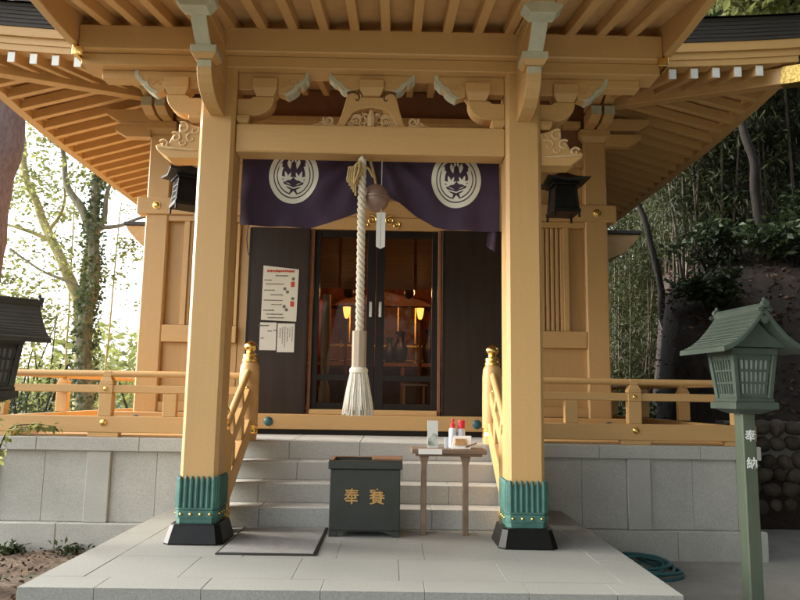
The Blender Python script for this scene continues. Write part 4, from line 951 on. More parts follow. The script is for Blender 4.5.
# ------------------------------------------------------------------ mat and hose
t = thing('door_mat', 'grey rectangular mat with dark edge lying at the foot of the steps', 'mat', (-0.75, 0.15, 0))
b = MB(); b.hexa([(-1.10, -0.40, 0.003), (-0.33, -0.40, 0.003), (-0.335, 0.70, 0.003), (-1.10, 0.70, 0.003), (-1.10, -0.40, 0.010), (-0.33, -0.40, 0.010), (-0.335, 0.70, 0.010), (-1.10, 0.70, 0.010)], 0.002); b.build('rubber_edge', M['rubber'], t)
b = MB(); b.box(-1.08, -0.352, -0.375, 0.68, 0.0105, 0.016, 0.002); b.build('pile', M['matgrey'], t)
b = MB(); rh = random.Random(8)
for k in range(7):
    r0 = rh.uniform(0.26, 0.42); cx = 2.78+rh.uniform(-0.08, 0.10); cy = 1.50+rh.uniform(-0.12, 0.14); ph = rh.uniform(0, 6)
    pts = [(cx+(r0*1.0+0.03*math.sin(3*a+ph))*math.cos(a+ph), cy+(r0*1.25)*math.sin(a+ph), GZ+0.022+0.014*k+0.012*math.sin(2*a+ph)) for a in [i*2*math.pi/40*0.93 for i in range(41)]]
    b.tube(pts, 0.0165, 8)
b.tube([(2.35, 1.75, GZ+0.03), (2.3, 1.5, GZ+0.025), (2.5, 1.3, GZ+0.06), (2.8, 1.15, GZ+0.1)], 0.0165, 8)
tag(b.build('garden_hose', M['hose'], smooth=True), 'teal garden hose coiled on the concrete beside the platform', 'hose')

# ------------------------------------------------------------------ black hanging lanterns
def hanging_lantern(cx, cy, rot, lab, lattice):
    t = thing('hanging_lantern', lab, 'lantern', (cx, cy, 3.35), 'hanging lanterns under the porch eave')
    Rm = Matrix.Translation((cx, cy, 0)) @ Matrix.Rotation(rot, 4, 'Z')
    def bd(b, nm, m, sm_=False, par=None):
        bmesh.ops.transform(b.bm, matrix=Rm, verts=b.bm.verts[:]); return b.build(nm, m, par or t, sm_)
    b = MB(); b.taper(0, 0, 3.45, 3.74, 0.145, 0.145, 0.118, 0.118, 0.004)
    for dx, dy in ((-1,-1),(1,-1),(1,1),(-1,1)): b.bar((dx*0.15, dy*0.15, 3.345), (dx*0.12, dy*0.12, 3.76), 0.022, 0.022, up=(1,0,0), bev=0.002)
    b.taper(0, 0, 3.405, 3.45, 0.165, 0.165, 0.165, 0.165, 0.004); b.box(-0.16, 0.16, -0.16, 0.16, 3.741, 3.765, 0.003)
    body = bd(b, 'body', M['lanternblack'])
    b = MB()
    if lattice:
        b.hexa([(-0.1475, -0.12, 3.47), (-0.1465, -0.12, 3.47), (-0.1465, 0.12, 3.47), (-0.1475, 0.12, 3.47), (-0.125, -0.10, 3.73), (-0.124, -0.10, 3.73), (-0.124, 0.10, 3.73), (-0.125, 0.10, 3.73)], 0)
        bd(b, 'side_panel', M['latticewhite'], par=body)
        b = MB()
        for k in range(7): z = 3.50+0.036*k; h = 0.148-(z-3.47)*0.09; b.bar((-h-0.003, -0.12, z), (-h-0.003, 0.12, z+0.03*(-1)**k), 0.008, 0.008, bev=0)
        for k in range(5): y = -0.09+0.045*k; b.bar((-0.151, y, 3.47), (-0.128, y*0.9, 3.73), 0.007, 0.007, up=(1,0,0), bev=0)
        bd(b, 'lattice', M['lanternblack'], par=body)
    b = MB(); n = 10
    prof = [(0.255, 3.765), (0.262, 3.785), (0.20, 3.82), (0.13, 3.862), (0.07, 3.90), (0.04, 3.925)]
    bb = bmesh.new(); rings = []
    for h, z in prof: rings.append([bb.verts.new((h*sx, h*sy, z+(0.03 if i_ == 0 else 0)*0)) for i_, (sx, sy) in enumerate(((-1,-1),(0,-0.93),(1,-1),(0.93,0),(1,1),(0,0.93),(-1,1),(-0.93,0)))])
    for i in range(len(rings)):
        if i < 3:
            for j in (0, 2, 4, 6): rings[i][j].co.z += (0.03, 0.03, 0.012)[i]
    for i in range(len(rings)-1):
        for k in range(8): bb.faces.new((rings[i][k], rings[i][(k+1) % 8], rings[i+1][(k+1) % 8], rings[i+1][k]))
    bb.faces.new(list(reversed(rings[0]))); bb.faces.new(rings[-1]); b._add(bb); bd(b, 'cap_roof', M['lanternblack'])
    b = MB(); b.lathe([(0.04, 3.925), (0.045, 3.94), (0.03, 3.955), (0.036, 3.975), (0.03, 4.0), (0.012, 4.02)], 0, 0, 12); b.tube([(0.03*math.cos(a), 0, 4.045+0.03*math.sin(a)) for a in [i*math.pi/8 for i in range(17)]], 0.006, 6)
    b.tube([(0, 0, 4.07), (0, 0, 4.95)], 0.004, 6); bd(b, 'hanging_ring', M['lanternblack'], True)
hanging_lantern(-2.27, 2.2, R(30), 'black bronze hanging lantern with pale lattice side lit from the trees', True)
hanging_lantern(2.255, 2.2, R(4), 'black bronze hanging lantern in front of the slatted window facing the dark bank', False)

# ------------------------------------------------------------------ standing lanterns
def standing_lantern(cx, cy, rot, lab, green):
    t = thing('standing_lantern', lab, 'lantern', (cx, cy, GZ), 'standing lanterns beside the platform')
    Rm = Matrix.Translation((cx, cy, 0)) @ Matrix.Rotation(rot, 4, 'Z')
    mm = M['lanterngreen'] if green else M['lanternshaded']; pm = M['postgreen'] if green else M['lanternshaded']
    def bd(b, nm, m, par=None, sm_=False):
        bmesh.ops.transform(b.bm, matrix=Rm, verts=b.bm.verts[:]); return b.build(nm, m, par or t, sm_)
    b = MB(); chamfer_post(b, 0, 0, 0.060, GZ-0.05, 1.12, 0.010); po = bd(b, 'post', pm)
    if green:
        b = MB(); text_mesh(b, '奉', 0.006, -0.0615, 0.945, 0.098, 0.0015); text_mesh(b, '納', 0.006, -0.0615, 0.725, 0.098, 0.0015); bd(b, 'white_characters', M['white'], po)
    b = MB(); b.taper(0, 0, 1.121, 1.155, 0.095, 0.095, 0.165, 0.165, 0.004); b.box(-0.188, 0.188, -0.188, 0.188, 1.1555, 1.215, 0.006); b.box(-0.165, 0.165, -0.165, 0.165, 1.2155, 1.245, 0.004); bd(b, 'tray', mm)
    # light box: tapering frame, lattice and white panels
    z0, z1, a0, a1 = 1.246, 1.60, 0.138, 0.172
    b = MB(); b.taper(0, 0, z0+0.01, z1-0.01, a0-0.012, a0-0.012, a1-0.012, a1-0.012, 0); bd(b, 'light_panel', M['latticewhite'] if green else M['shadepanel'])
    b = MB()
    for dx, dy in ((-1,-1),(1,-1),(1,1),(-1,1)): b.bar((dx*a0, dy*a0, z0), (dx*a1, dy*a1, z1), 0.040, 0.040, up=(1,0,0), bev=0.004)
    for f in range(4):
        bb = MB()
        for zz, hh in ((z0+0.018, 0.036), (z1-0.022, 0.044), (z0+0.125, 0.018), (z0+0.225, 0.018)):
            a = a0+(a1-a0)*(zz-z0)/(z1-z0); bb.bar((-a+0.021, -a+0.003, zz), (a-0.021, -a+0.003, zz), 0.014, hh, bev=0.001)
        for k in range(7):
            u = (-0.76+1.52*k/6)*0.98; bb.bar((u*a0, -a0, z0+0.02), (u*a1, -a1, z1-0.02), 0.012, 0.014, up=(1,0,0), bev=0)
        bmesh.ops.transform(bb.bm, matrix=Matrix.Rotation(f*math.pi/2, 4, 'Z'), verts=bb.bm.verts[:]); b._add(bb.bm)
    bd(b, 'lattice_frame', mm)
    # gabled roof with curved slopes, ridge running front to back
    LY = 0.35; HW = 0.36
    half = [(0.0, 1.975), (0.055, 1.90), (0.115, 1.825), (0.18, 1.755), (0.25, 1.70), (0.31, 1.668), (HW, 1.65)]
    top = [(-x, z) for x, z in reversed(half[1:])]+half
    bot = [(x, z-0.040-0.014*(1-abs(x)/HW)) for x, z in top]
    b = MB(); b.prism(top+list(reversed(bot)), 'y', -LY, LY, 0.004); rf = bd(b, 'roof', mm)
    b = MB()
    for i in range(11):
        x_ = (0.07+0.90*i/11)*HW
        for (xa, za), (xb, zb) in zip(half, half[1:]):
            if xa <= x_ <= xb:
                zz = za+(zb-za)*(x_-xa)/(xb-xa); sl_ = (zb-za)/(xb-xa)
                for s in (-1, 1):
                    # a thin lapped course with a square lower lip
                    q = [(x_-0.030, zz-0.030*sl_+0.001), (x_, zz+0.007), (x_+0.001, zz-0.002)]
                    b.prism([(s*u, v) for u, v in q], 'y', -LY+0.02, LY-0.02)
    bd(b, 'shingle_course', mm, rf)
    b = MB(); b.tube([(0, -LY-0.012, 1.99), (0, LY+0.012, 1.99)], 0.018, 8); b.box(-0.028, 0.028, -LY, LY, 1.945, 1.985, 0.004)
    for s in (-1, 1):
        b.lathe([(0.030, -0.02), (0.036, 0.0), (0.030, 0.02)], 0, 0, 12, Matrix.Translation((0, s*(LY+0.005), 1.995)) @ Matrix.Rotation(R(90), 4, 'X')); b.lathe([(0.014, 2.02), (0.016, 2.035), (0.006, 2.05)], 0, s*(LY-0.005), 8)
        for t_ in (-1, 1): scroll(b, t_*0.045, 1.955, s*(LY+0.006), 0.022, 1.2, t_, 0.008, 1.2)
    bd(b, 'ridge', mm, rf, True)
    for s in (-1, 1):
        b = MB(); b.prism([(-0.035, 1.885), (0, 1.905), (0.035, 1.885), (0.024, 1.855), (0, 1.835), (-0.024, 1.855)], 'y', s*(LY+0.003), s*(LY-0.02)); bd(b, 'gable_pendant', mm, rf)
    b = MB(); b.prism([(-0.26, 1.66), (0.26, 1.66), (0.10, 1.77), (0, 1.88), (-0.10, 1.77)], 'y', -LY+0.12, LY-0.12); b.box(-0.195, 0.195, -0.195, 0.195, 1.6005, 1.655, 0.004); bd(b, 'gable_wall', mm, rf)
standing_lantern(3.16, -0.114, 0.087, 'green painted lantern on a post with white characters', True)
standing_lantern(-3.11, -0.11, R(135), 'lantern coloured dark for shade, with layered roof above the soil, beside the leafy twigs', False)

# ------------------------------------------------------------------ vegetation helpers
def add_leaf(bm, p, L, w, rnd_, droop=0.0, az=None):
    a = rnd_.uniform(0, 2*math.pi) if az is None else az+rnd_.uniform(-0.6, 0.6); e = rnd_.uniform(-0.9, 0.7)-droop
    d = Vector((math.cos(a)*math.cos(e), math.sin(a)*math.cos(e), math.sin(e)))
    u = d.cross(Vector((rnd_.uniform(-1,1), rnd_.uniform(-1,1), rnd_.uniform(0.2,1)))).normalized()*w
    p = Vector(p); n = u.cross(d).normalized()*w*0.35
    bm.faces.new([bm.verts.new(q) for q in (p, p+d*L*0.45+u+n, p+d*L, p+d*L*0.45-u+n)])
def leaf_cloud(mb, centres, per, L, rnd_, droop=0.0, wr=0.28):
    for (x, y, z, r) in centres:
        for _ in range(per):
            q = Vector((rnd_.gauss(0,1), rnd_.gauss(0,1), rnd_.gauss(0,0.7))); q = q.normalized()*r*rnd_.random()**0.45
            LL = L*rnd_.uniform(0.6, 1.35); add_leaf(mb.bm, (x+q.x, y+q.y, z+q.z*0.75), LL, LL*wr, rnd_, droop)
def jit(pts, rnd_, a): return [Vector(p)+Vector((rnd_.uniform(-a,a), rnd_.uniform(-a,a), 0)) for p in pts]
def smooth_path(pts, n=5):
    pts = [Vector(p) for p in pts]; out = []
    for i in range(len(pts)-1):
        p0, p1, p2, p3 = pts[max(i-1,0)], pts[i], pts[i+1], pts[min(i+2,len(pts)-1)]
        for k in range(n):
            t = k/n; out.append(0.5*((2*p1)+(-p0+p2)*t+(2*p0-5*p1+4*p2-p3)*t*t+(-p0+3*p1-3*p2+p3)*t**3))
    out.append(pts[-1]); return out
def limb(mb, pts, r0, r1, rnd_, n=10, wob=0.05):
    P = smooth_path(pts, 6); m = len(P)
    mb.tube([p+Vector((mnoise.noise(p*1.7)*wob, mnoise.noise(p*1.9+Vector((5,0,0)))*wob, 0)) for p in P], [(r0+(r1-r0)*i/(m-1))*(1+0.10*mnoise.noise(P[i]*2.5)) for i in range(m)], n)
def gz(x, y): return hill(x, y)-0.1

# ------------------------------------------------------------------ trees on the left
rt = random.Random(21)
def finish_leaves(b, name, m, par): return b.build(name, m, par)
# big purple trunk nearest the eave
t = thing('large_tree', 'broad purplish trunk leaning behind the eave at the picture edge', 'tree', (-7.0, 6, gz(-7, 6)))
b = MB(); limb(b, [(-7.1, 6, gz(-7,6)), (-6.98, 6, 2.0), (-6.93, 6, 3.8), (-6.80, 6, 5.0), (-6.66, 6, 6.2), (-6.5, 6, 8.5)], 0.42, 0.24, rt, 14, 0.04); tr = b.build('trunk', M['purplebark'], t, True)
b = MB(); limb(b, [(-6.6, 6, 7.5), (-7.6, 5.4, 9.0), (-8.6, 5, 10)], 0.12, 0.04, rt); limb(b, [(-6.5, 6, 8.3), (-6.2, 6.4, 9.8), (-6.3, 6.8, 11)], 0.16, 0.05, rt); b.build('branch', M['purplebark'], t, True)
b = MB(); leaf_cloud(b, [(-7.5+rt.uniform(-2,2), 5.7+rt.uniform(-2,2), 10+rt.uniform(-1.5,1.5), 0.9) for _ in range(22)], 60, 0.16, rt); b.build('crown', M['leaf'], t)
for (x, y, h, lab) in ((-12.5, -1.0, 17, 'tall pale leaved shade tree added left of the forecourt, out beyond the dark lantern'), (-14.0, 4.5, 19, 'tall pale leaved shade tree added beyond the gravel yard, level with the hall front'), (-15.0, 9.5, 20, 'tall pale leaved shade tree added beyond the gravel yard, level with the hall side'), (-16.5, 13.5, 21, 'tall pale leaved shade tree added beyond the gravel yard, behind the hall')):  # unseen trees added to keep direct sun off eave and bank
    zb = gz(x, y); t = thing('unseen_shade_tree', lab, 'tree', (x, y, zb), 'tall shade trees added beyond the gravel yard')
    b = MB(); limb(b, [(x, y, zb), (x+0.2, y, zb+h*0.4), (x, y+0.2, zb+h*0.85)], 0.3, 0.12, rt); b.build('trunk', M['bark'], t, True)
    b = MB(); leaf_cloud(b, [(x+rt.gauss(0,1.5), y+rt.gauss(0,2.2), zb+h*0.8+rt.gauss(0,1.8), 1.2) for _ in range(40)], 55, 0.32, rt); b.build('crown', M['leaf'], t)
# ivy covered forked tree
t = thing('ivy_tree', 'forked tree wrapped in dark ivy behind the veranda railing', 'tree', (-6.3, 9, gz(-6.3, 9)))
b = MB()
stem = [(-6.22, 9, gz(-6.2,9)), (-6.24, 9, 0.8), (-6.33, 9, 2.0), (-6.36, 9, 2.9), (-6.27, 9, 3.5), (-6.32, 9, 4.4), (-6.33, 9, 5.4), (-6.2, 9, 6.6), (-6.1, 9, 8.5)]
limb(b, stem, 0.20, 0.06, rt, 12); b.build('trunk', M['palebark'], t, True)
b = MB()
limb(b, [(-6.35, 9, 4.5), (-6.62, 9, 5.15), (-6.95, 9, 5.6), (-7.15, 9.1, 6.2), (-7.4, 9.2, 7.2)], 0.10, 0.04, rt)
limb(b, [(-6.33, 9, 4.5), (-6.15, 9, 4.95), (-6.10, 9, 5.4), (-6.0, 9.1, 6.0)], 0.075, 0.03, rt); limb(b, [(-6.2, 9, 4.75), (-5.8, 9, 4.8), (-5.3, 9, 4.98), (-4.9, 9, 5.05)], 0.05, 0.018, rt)
limb(b, [(-6.3, 9, 3.1), (-6.6, 8.9, 3.45), (-7.3, 8.8, 3.75), (-8.0, 8.8, 4.2)], 0.045, 0.02, rt); b.build('branch', M['palebark'], t, True)
b = MB()
P = smooth_path(stem, 8)
for p in P:
    for _ in range(46):
        a = rt.uniform(0, 2*math.pi); rr2 = 0.22-0.02*max(0, p.z)+rt.uniform(-0.05, 0.12); q = p+Vector((math.cos(a)*rr2, math.sin(a)*rr2, rt.uniform(-0.3, 0.3)))
        if q.z < 6.8: add_leaf(b.bm, q, rt.uniform(0.06, 0.13), 0.038, rt, 0.4)
b.build('ivy', M['ivy'], t)
b = MB(); leaf_cloud(b, [(-6.6+rt.uniform(-1.4,1.6), 9+rt.uniform(-1,1), 6.3+rt.uniform(-1.0,1.8), 0.5) for _ in range(26)]+[(-7.4+rt.uniform(-1.4,1.2), 9.5+rt.uniform(-1,1), 5.9+rt.uniform(-0.8,1.0), 0.5) for _ in range(16)]+[(-5.7, 8.9, 4.1, 0.35), (-5.75, 8.9, 3.7, 0.3), (-6.9, 8.9, 4.4, 0.4), (-5.5, 8.8, 4.3, 0.25)], 46, 0.12, rt); b.build('crown', M['leaf'], t)
# mossy leaning limb tree
t = thing('mossy_tree', 'yellow mossy trunk leaning away beside the ivy covered tree', 'tree', (-6.55, 9.35, gz(-6.5, 9.3)))
b = MB(); limb(b, [(-6.5, 9.4, gz(-6.5,9.4)), (-6.52, 9.4, 1.2), (-6.6, 9.4, 2.5), (-6.78, 9.4, 3.3), (-7.05, 9.4, 3.85), (-7.4, 9.4, 4.5), (-7.75, 9.4, 5.2), (-8.1, 9.4, 5.9), (-8.4, 9.5, 7.2)], 0.17, 0.06, rt, 12); b.build('trunk', M['mossbark'], t, True)
b = MB(); limb(b, [(-6.65, 9.4, 2.9), (-6.68, 9.5, 3.6), (-6.72, 9.6, 4.3), (-6.7, 9.6, 5.0)], 0.12, 0.03, rt); limb(b, [(-7.4, 9.4, 4.5), (-7.9, 9.3, 4.7), (-8.6, 9.3, 4.9)], 0.06, 0.02, rt); limb(b, [(-7.5, 9.4, 4.75), (-7.2, 9.3, 5.2), (-7.15, 9.2, 5.9)], 0.05, 0.02, rt); b.build('branch', M['mossbark'], t, True)
b = MB(); leaf_cloud(b, [(-7.6+rt.uniform(-1.6,1.0), 9.3+rt.uniform(-1,1), 4.6+rt.uniform(-1.6,1.6), 0.45) for _ in range(34)]+[(-8.3+rt.uniform(-0.9,0.9), 9.1, 3.1+rt.uniform(-0.9,1.0), 0.45) for _ in range(26)], 48, 0.115, rt); b.build('crown', M['leaf'], t)
# slim saplings / canes
def sapling(x, y, top, lean, lab, leafy):
    t = thing('sapling', lab, 'sapling', (x, y, gz(x,y)), 'slim saplings in the light behind the railing')
    b = MB(); limb(b, [(x, y, gz(x,y)), (x+lean*0.4, y, top*0.4), (x+lean, y, top)], 0.035, 0.014, rt, 7, 0.03); b.build('stem', M['mossbark'], t, True)
    b = MB(); leaf_cloud(b, [(x+lean*rt.uniform(0.5,1)+rt.uniform(-0.5,0.5), y+rt.uniform(-0.4,0.4), top*rt.uniform(0.5,1.0), 0.3) for _ in range(leafy)], 26, 0.11, rt); b.build('foliage', M['leaf'], t)
sapling(-7.6, 11, 6.2, -0.15, 'thin upright sapling just past the dark lantern roof', 7)
sapling(-6.9, 11.5, 6.0, 0.1, 'thin sapling between the mossy trunk and the dark lantern', 5)
sapling(-5.5, 10.5, 6.2, -0.2, 'thin pale sapling between the ivy trunk and the hall column', 4)
sapling(-5.1, 10.0, 5.6, 0.45, 'thin sapling leaning towards the hall column', 4)
def bush(x, y, r, h, n, m, lab, name='shrub', L=0.11, grp='shrubs behind the veranda'):
    z = gz(x, y); t = thing(name, lab, 'shrub', (x, y, z), grp)
    b = MB()
    for k in range(6): a = rt.uniform(0, 6.28); limb(b, [(x, y, z), (x+0.3*r*math.cos(a), y+0.3*r*math.sin(a), z+h*0.45), (x+0.7*r*math.cos(a), y+0.7*r*math.sin(a), z+h*0.9)], 0.03, 0.01, rt, 6, 0.02)
    b.build('stem', M['bark'], t, True)
    b = MB(); leaf_cloud(b, [(x+rt.gauss(0,0.45)*r, y+rt.gauss(0,0.45)*r, z+h*(0.25+0.7*rt.random()), r*0.42) for _ in range(n)], 60, L, rt); b.build('foliage', m, t)
bush(-6.9, 8.0, 1.1, 2.6, 20, M['leafdark'], 'dark green shrub left of the ivy trunk behind the railing')
bush(-5.9, 11.5, 1.0, 2.6, 12, M['leaf'], 'bright green shrub between the ivy trunk and the column')
bush(-5.3, 12.5, 1.2, 3.3, 14, M['leaf'], 'pale green shrub directly beside the hall column')
bush(-8.6, 10.5, 1.6, 4.2, 26, M['leaf'], 'pale green shrub behind the dark lantern roof')
bush(-9.5, 14.0, 2.2, 4.6, 26, M['leaf'], 'far pale green shrub glimpsed beyond the mossy trunk')
bush(-3.9, 0.2, 0.42, 0.9, 7, M['leafdark'], 'small leafy shrub reaching past the dark lantern', L=0.085)
# leafy twigs over the coping near the lantern
t = thing('leafy_plant', 'small green plant with drooping leaves against the podium coping', 'plant', (-3.85, 1.55, GZ))
b = MB()
tw = [[(-3.9, 1.55, GZ), (-3.92, 1.56, 0.3), (-3.8, 1.55, 0.78), (-3.55, 1.55, 0.86), (-3.3, 1.55, 0.84)], [(-3.9, 1.55, GZ), (-4.0, 1.5, 0.4), (-3.95, 1.5, 0.9), (-3.85, 1.5, 1.2)], [(-3.9, 1.55, GZ), (-4.1, 1.5, 0.3), (-4.1, 1.45, 0.8)]]
for w_ in tw: limb(b, w_, 0.012, 0.004, rt, 6, 0.01)
b.build('stem', M['bark'], t, True)
b = MB()
for w_ in tw:
    for p in smooth_path(w_, 6)[8:]:
        for _ in range(4): add_leaf(b.bm, p+Vector((rt.uniform(-0.04,0.04), rt.uniform(-0.04,0.04), rt.uniform(-0.03,0.03))), rt.uniform(0.07, 0.12), 0.024, rt, 0.5)
b.build('foliage', M['leaf'], t)
# weeds on the soil
for i, (x, y, n, lab) in enumerate(((-3.75, 1.72, 50, 'low clump of weeds at the foot of the podium wall by the picture edge'), (-2.55, 1.8, 30, 'small weed in the corner of podium and platform'), (-3.15, 1.78, 26, 'tiny weed tuft in front of the podium pilaster'))):
    b = MB()
    for _ in range(n*3): add_leaf(b.bm, (x+rt.gauss(0,0.16 if n > 50 else 0.07), y+rt.gauss(0,0.06), GZ+0.02+abs(rt.gauss(0,0.05))), rt.uniform(0.04, 0.10), 0.02, rt, -0.4)
    tag(b.build('weed_clump', M['leafdark']), lab, 'weeds', 'weeds on the soil')
b = MB()
for _ in range(900): add_leaf(b.bm, (rt.uniform(-4.5,-2.15), rt.uniform(-1.5,1.85), GZ+0.045+rt.uniform(0,0.03)), rt.uniform(0.03, 0.07), 0.014, rt, 0)
o = b.build('soil_litter', M['litter']); o['kind'] = 'stuff'; o['label'] = 'dead leaves scattered on the brown soil'

# ------------------------------------------------------------------ right side: cobbled wall, bank litter, bamboo, trees
t = thing('retaining_wall', 'dark cobblestone retaining wall below the bank beside the podium end', 'wall', (6.6, 3.9, GZ))
b = MB(); b.box(4.95, 10, 4.02, 4.3, GZ-0.2, 0.93, 0); b.build('backing', M['joint'], t)
b = MB(); rw = random.Random(4)
for r_ in range(7):
    x = 4.95+(0.1 if r_ % 2 else 0)
    while x < 9.9:
        w_ = rw.uniform(0.20, 0.30); h_ = rw.uniform(0.20, 0.25); z = GZ+0.08+0.21*r_
        bb = bmesh.new(); bmesh.ops.create_icosphere(bb, subdivisions=2, radius=0.5)
        for v in bb.verts: v.co *= (1+0.22*mnoise.noise(v.co*2.2+Vector((x*3, r_*5, 0))))
        bmesh.ops.transform(bb, matrix=Matrix.Translation((x+w_/2, 4.0, z+rw.uniform(-0.03,0.03))) @ Matrix.Rotation(rw.uniform(-0.5,0.5), 4, 'Y') @ Matrix.Diagonal((w_*1.0, 0.24, h_*1.0, 1)), verts=bb.verts[:])
        b._add(bb); x += w_*0.93
b.build('cobbles', M['cobble'], t, True)
b = MB(); rl = random.Random(9)
for _ in range(5200):
    y = rl.uniform(4.4, 14); x = max(5.2, 0.3+0.372*(y+5.94))+9*rl.random()**1.2; add_leaf(b.bm, (x, y, hill(x,y)+0.03), rl.uniform(0.07, 0.16), 0.03, rl, 0)
o = b.build('bank_litter', M['litter']); o['kind'] = 'stuff'; o['label'] = 'dead leaves and litter covering the dark bank'

def bamboo_proto(h, seed, leafy):
    r_ = random.Random(seed)
    t = thing('bamboo', 'tall thin bamboo stalk crowded on the dark bank', 'bamboo', (0,0,0), 'bamboo stalks on the bank')
    bend = r_.uniform(0.3, 1.0); az = r_.uniform(0, 6.28); pts = []; rad = []
    n = 22
    for i in range(n+1):
        u = i/n; d = bend*u*u; z = h*u
        for dz, k in ((-0.02, 1.0), (0.0, 1.22), (0.02, 1.0)):
            pts.append((d*math.cos(az), d*math.sin(az), z+dz)); rad.append((0.028*(1-u*0.8)+0.004)*k)
    b = MB(); b.tube(pts, rad, 7); b.build('culm', M['culm'], t, True)
    b = MB()
    for i in range(leafy):
        u = 0.10+0.9*r_.random()**0.8; a = r_.uniform(0, 6.28); d = bend*u*u; base = Vector((d*math.cos(az), d*math.sin(az), h*u)); L = r_.uniform(0.4, 1.0)*(1.15-u*0.5)
        tip = base+Vector((math.cos(a)*L, math.sin(a)*L, 0.25*L-0.15*u))
        b.tube([base, (base+tip)/2+Vector((0,0,0.06)), tip], [0.006, 0.004, 0.002], 4, False)
        for _ in range(16):
            q = base.lerp(tip, r_.uniform(0.35, 1.0))+Vector((r_.gauss(0,0.10), r_.gauss(0,0.10), r_.gauss(0,0.08))); add_leaf(b.bm, q, r_.uniform(0.12, 0.24), 0.020, r_, 0.5)
    b.build('foliage', M['bambooleaf'], t)
    return t
protos = [bamboo_proto(9, 1, 60), bamboo_proto(10.5, 2, 64), bamboo_proto(8, 3, 70), bamboo_proto(7, 4, 52)]
rb_ = random.Random(33); cnt = 0; used = set()
for i in range(290):
    # most stand on the bank above the cut, some on lower ground behind
    if i < 225: y = rb_.uniform(9.2, 20); x = 0.75+0.372*(y+5.94)+rb_.uniform(0, 1)**1.1*(3.0+0.5*(y-8))
    else: y = rb_.uniform(14, 26); x = 0.3+rb_.uniform(0.285, 0.40)*(y+5.94)
    k = rb_.randrange(4)
    o = protos[k] if k not in used else copy_tree(protos[k])
    used.add(k)
    o.location = (x, y, gz(x, y)); o.rotation_euler = (rb_.gauss(0, 0.05), rb_.gauss(0, 0.06), rb_.uniform(0, 6.28)); s_ = rb_.uniform(0.85, 1.2); o.scale = (s_, s_, s_)
    if i >= 225: o['label'] = 'bamboo stalk in the brighter hollow behind the bank'; o['group'] = 'bamboo stalks in the hollow'
# dark leaning trees
def forest_tree(pts, r0, r1, crown, m, lab, L=0.14, per=60):
    t = thing('forest_tree', lab, 'tree', tuple(pts[0]), 'trees on the bank')
    b = MB(); limb(b, pts, r0, r1, rt, 10, 0.08)
    tr = b.build('trunk', M['bark'], t, True)
    b = MB()
    for c in crown[::2]:
        e = Vector(pts[-1]); limb(b, [e-Vector((0,0,0.6)), (e+Vector(c[:3]))/2+Vector((0,0,0.2)), c[:3]], r1*0.6, 0.015, rt, 6, 0.03)
    b.build('branch', M['bark'], t, True)
    b = MB(); leaf_cloud(b, crown, per, L, rt, 0.3); b.build('crown', m, t)
def crown_at(x, y, z, sx, sz, n, r): return [(x+rt.gauss(0,0.5)*sx, y+rt.gauss(0,0.5)*sx, z+rt.gauss(0,0.5)*sz, r) for _ in range(n)]
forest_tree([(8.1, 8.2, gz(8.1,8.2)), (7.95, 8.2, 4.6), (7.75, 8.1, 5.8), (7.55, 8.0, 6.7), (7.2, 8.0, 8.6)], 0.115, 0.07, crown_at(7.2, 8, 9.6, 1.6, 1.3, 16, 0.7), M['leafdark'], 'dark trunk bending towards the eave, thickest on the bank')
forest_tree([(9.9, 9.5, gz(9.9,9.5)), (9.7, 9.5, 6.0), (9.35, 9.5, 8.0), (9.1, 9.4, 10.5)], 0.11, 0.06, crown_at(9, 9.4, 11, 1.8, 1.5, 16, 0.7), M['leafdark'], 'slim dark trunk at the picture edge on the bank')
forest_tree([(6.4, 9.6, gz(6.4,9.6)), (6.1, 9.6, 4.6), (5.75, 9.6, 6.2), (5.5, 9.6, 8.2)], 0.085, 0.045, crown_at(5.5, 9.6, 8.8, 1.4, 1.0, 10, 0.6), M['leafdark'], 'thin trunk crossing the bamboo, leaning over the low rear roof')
# leafy bough over the right roof; unseen forward clusters added to shade the fascia
forest_tree([(9.2, 3.6, gz(9.2,3.6)), (8.9, 3.6, 4.5), (8.3, 3.5, 7.0), (7.6, 3.4, 8.8)], 0.2, 0.1, [(5.5+rt.uniform(-0.9,1.6), 3.2+rt.uniform(-0.8,0.8), 7.05+rt.uniform(-0.42,0.8), 0.38) for _ in range(34)]+[(5.5, 3.0, 6.42, 0.16), (5.62, 3.0, 6.5, 0.2)]+[(5.0+rt.gauss(0,0.9), -0.9+rt.gauss(0,0.7), 6.9+rt.gauss(0,0.5), 0.6) for _ in range(44)], M['leaf'], 'bright leafy bough hanging over the dark roof edge, plus unseen clusters added for shade', 0.15, 70)
# trees added out of view to block sky and shade the right side
for (x, y, h, lab) in ((8.8, -1.5, 8, 'broad dark shade tree added beside the forecourt, right of the podium'), (11.5, 2.0, 10, 'tall dark shade tree added high on the bank, right of the cobblestone wall'), (10.5, 6.0, 11, 'tall dark shade tree added on top of the bank over the green lantern'), (9.5, -6.0, 9, 'broad dark shade tree added far along the forecourt edge'), (13.5, -2.5, 11, 'tall dark shade tree added back from the forecourt'), (7.6, -9.5, 11, 'tall dark shade tree added at the near end of the forecourt'), (5.5, -14.0, 13, 'tall dark shade tree added across the path from the shrine front'), (11.5, -11, 13, 'tall dark shade tree added deep in the wood near the forecourt end'), (1.5, -19.0, 13, 'tall dark shade tree added facing the shrine at the far end of the path')):
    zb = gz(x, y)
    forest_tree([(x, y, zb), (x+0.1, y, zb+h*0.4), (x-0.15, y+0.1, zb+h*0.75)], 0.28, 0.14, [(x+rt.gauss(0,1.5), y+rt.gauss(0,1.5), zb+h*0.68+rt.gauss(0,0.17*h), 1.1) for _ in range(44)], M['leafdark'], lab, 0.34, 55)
x, y = 8.2, -2.6; zb = gz(x, y)  # unseen tree, its crown placed to shade the right eave
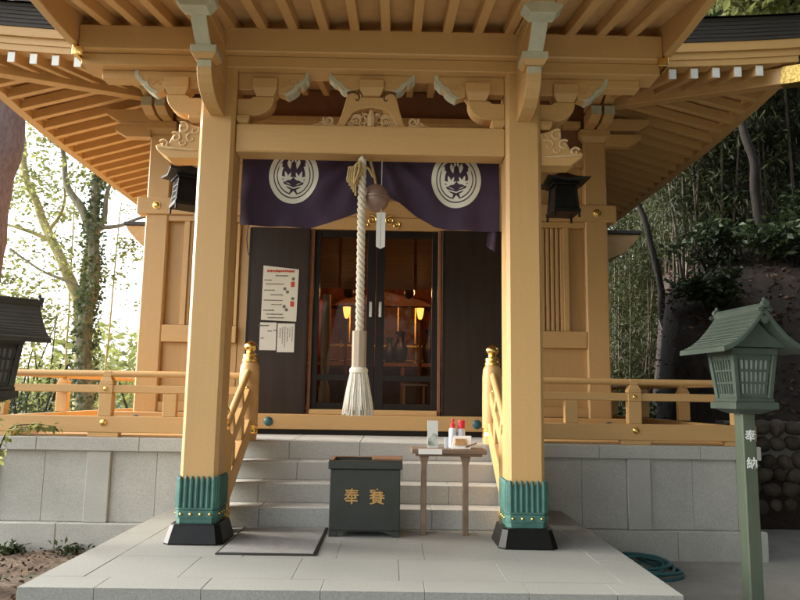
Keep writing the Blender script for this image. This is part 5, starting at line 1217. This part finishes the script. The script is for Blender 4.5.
forest_tree([(x, y, zb), (x-0.1, y, zb+2.6), (x-0.6, y+0.1, zb+4.6), (x-1.3, y+0.2, zb+6.2)], 0.26, 0.13, [(5.9+rt.gauss(0,1.0), -1.6+rt.gauss(0,1.3), 7.6+rt.gauss(0,0.9), 0.9) for _ in range(46)], M['leafdark'], 'added dark shade tree whose crown leans in over the green lantern', 0.26, 75)
x, y = 9.0, -5.5; zb = gz(x, y)  # unseen tree, its crown spread to darken fascia and forecourt
forest_tree([(x, y, zb), (x-0.2, y, zb+3.2), (x-1.0, y, zb+5.6), (x-2.4, y+0.2, zb+7.6)], 0.32, 0.16, [(5.0+rt.gauss(0,1.7), -4.6+rt.gauss(0,1.7), 8.6+rt.gauss(0,1.0), 1.0) for _ in range(64)], M['leafdark'], 'great spreading dark shade tree added over the right of the forecourt', 0.32, 70)
for (x, y, cx, cy, cz, n, lab) in ((4.6, -11.0, 2.6, -9.0, 8.8, 70, 'spreading dark shade tree added behind the viewer, right of the path'), (-2.6, -15.5, -1.2, -13.5, 8.5, 80, 'spreading dark shade tree added behind the viewer, left of the path'), (4.0, -17.0, 3.2, -15.0, 8.0, 80, 'dense dark shade tree added at the turn of the path')):  # unseen trees added to block the sky in front of the shrine
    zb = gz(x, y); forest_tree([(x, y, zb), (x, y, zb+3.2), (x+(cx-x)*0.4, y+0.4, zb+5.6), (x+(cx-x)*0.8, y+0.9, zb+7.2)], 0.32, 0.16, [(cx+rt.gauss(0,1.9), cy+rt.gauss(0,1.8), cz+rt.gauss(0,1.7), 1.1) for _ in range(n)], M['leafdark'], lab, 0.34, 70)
# undergrowth on and behind the bank
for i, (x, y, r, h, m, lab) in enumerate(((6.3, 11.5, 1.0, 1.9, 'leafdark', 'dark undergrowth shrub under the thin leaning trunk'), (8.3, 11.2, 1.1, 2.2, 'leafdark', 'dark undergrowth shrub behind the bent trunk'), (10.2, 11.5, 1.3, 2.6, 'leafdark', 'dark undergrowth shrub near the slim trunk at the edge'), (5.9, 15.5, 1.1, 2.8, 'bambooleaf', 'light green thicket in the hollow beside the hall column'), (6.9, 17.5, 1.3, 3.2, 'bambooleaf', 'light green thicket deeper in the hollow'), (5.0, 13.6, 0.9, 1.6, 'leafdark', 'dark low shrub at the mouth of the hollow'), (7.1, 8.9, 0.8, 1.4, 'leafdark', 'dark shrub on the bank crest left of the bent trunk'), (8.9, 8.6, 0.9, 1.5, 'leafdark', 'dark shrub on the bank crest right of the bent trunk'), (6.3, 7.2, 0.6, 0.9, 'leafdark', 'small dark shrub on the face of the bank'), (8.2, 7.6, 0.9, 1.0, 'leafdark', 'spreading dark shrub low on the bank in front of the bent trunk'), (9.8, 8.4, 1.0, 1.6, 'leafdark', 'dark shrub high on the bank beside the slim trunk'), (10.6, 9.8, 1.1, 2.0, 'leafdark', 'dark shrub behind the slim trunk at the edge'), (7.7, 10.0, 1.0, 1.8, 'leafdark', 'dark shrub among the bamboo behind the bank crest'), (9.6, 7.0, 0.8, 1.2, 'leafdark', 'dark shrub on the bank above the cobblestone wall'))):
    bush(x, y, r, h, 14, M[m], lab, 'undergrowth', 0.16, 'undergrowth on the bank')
# far wood closing the view to the right, one mass
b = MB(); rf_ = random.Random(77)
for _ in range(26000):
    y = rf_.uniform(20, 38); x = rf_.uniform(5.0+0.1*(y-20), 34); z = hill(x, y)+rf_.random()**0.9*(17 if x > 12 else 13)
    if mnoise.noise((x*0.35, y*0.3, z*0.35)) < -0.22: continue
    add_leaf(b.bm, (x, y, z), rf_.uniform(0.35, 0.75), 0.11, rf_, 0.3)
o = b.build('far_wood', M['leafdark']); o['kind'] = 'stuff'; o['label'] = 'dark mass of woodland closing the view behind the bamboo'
b = MB()
for _ in range(6000):
    x = rf_.uniform(-42, -8); y = rf_.uniform(30, 46); z = hill(x, y)-0.5+rf_.random()*5.0*(1+0.8*mnoise.noise((x*0.22, y*0.1, 0)))
    add_leaf(b.bm, (x, y, z), rf_.uniform(0.5, 0.9), 0.2, rf_, 0.2)
o = b.build('far_thicket', M['leaf']); o['kind'] = 'stuff'; o['label'] = 'pale far thicket in strong light beyond the trees'
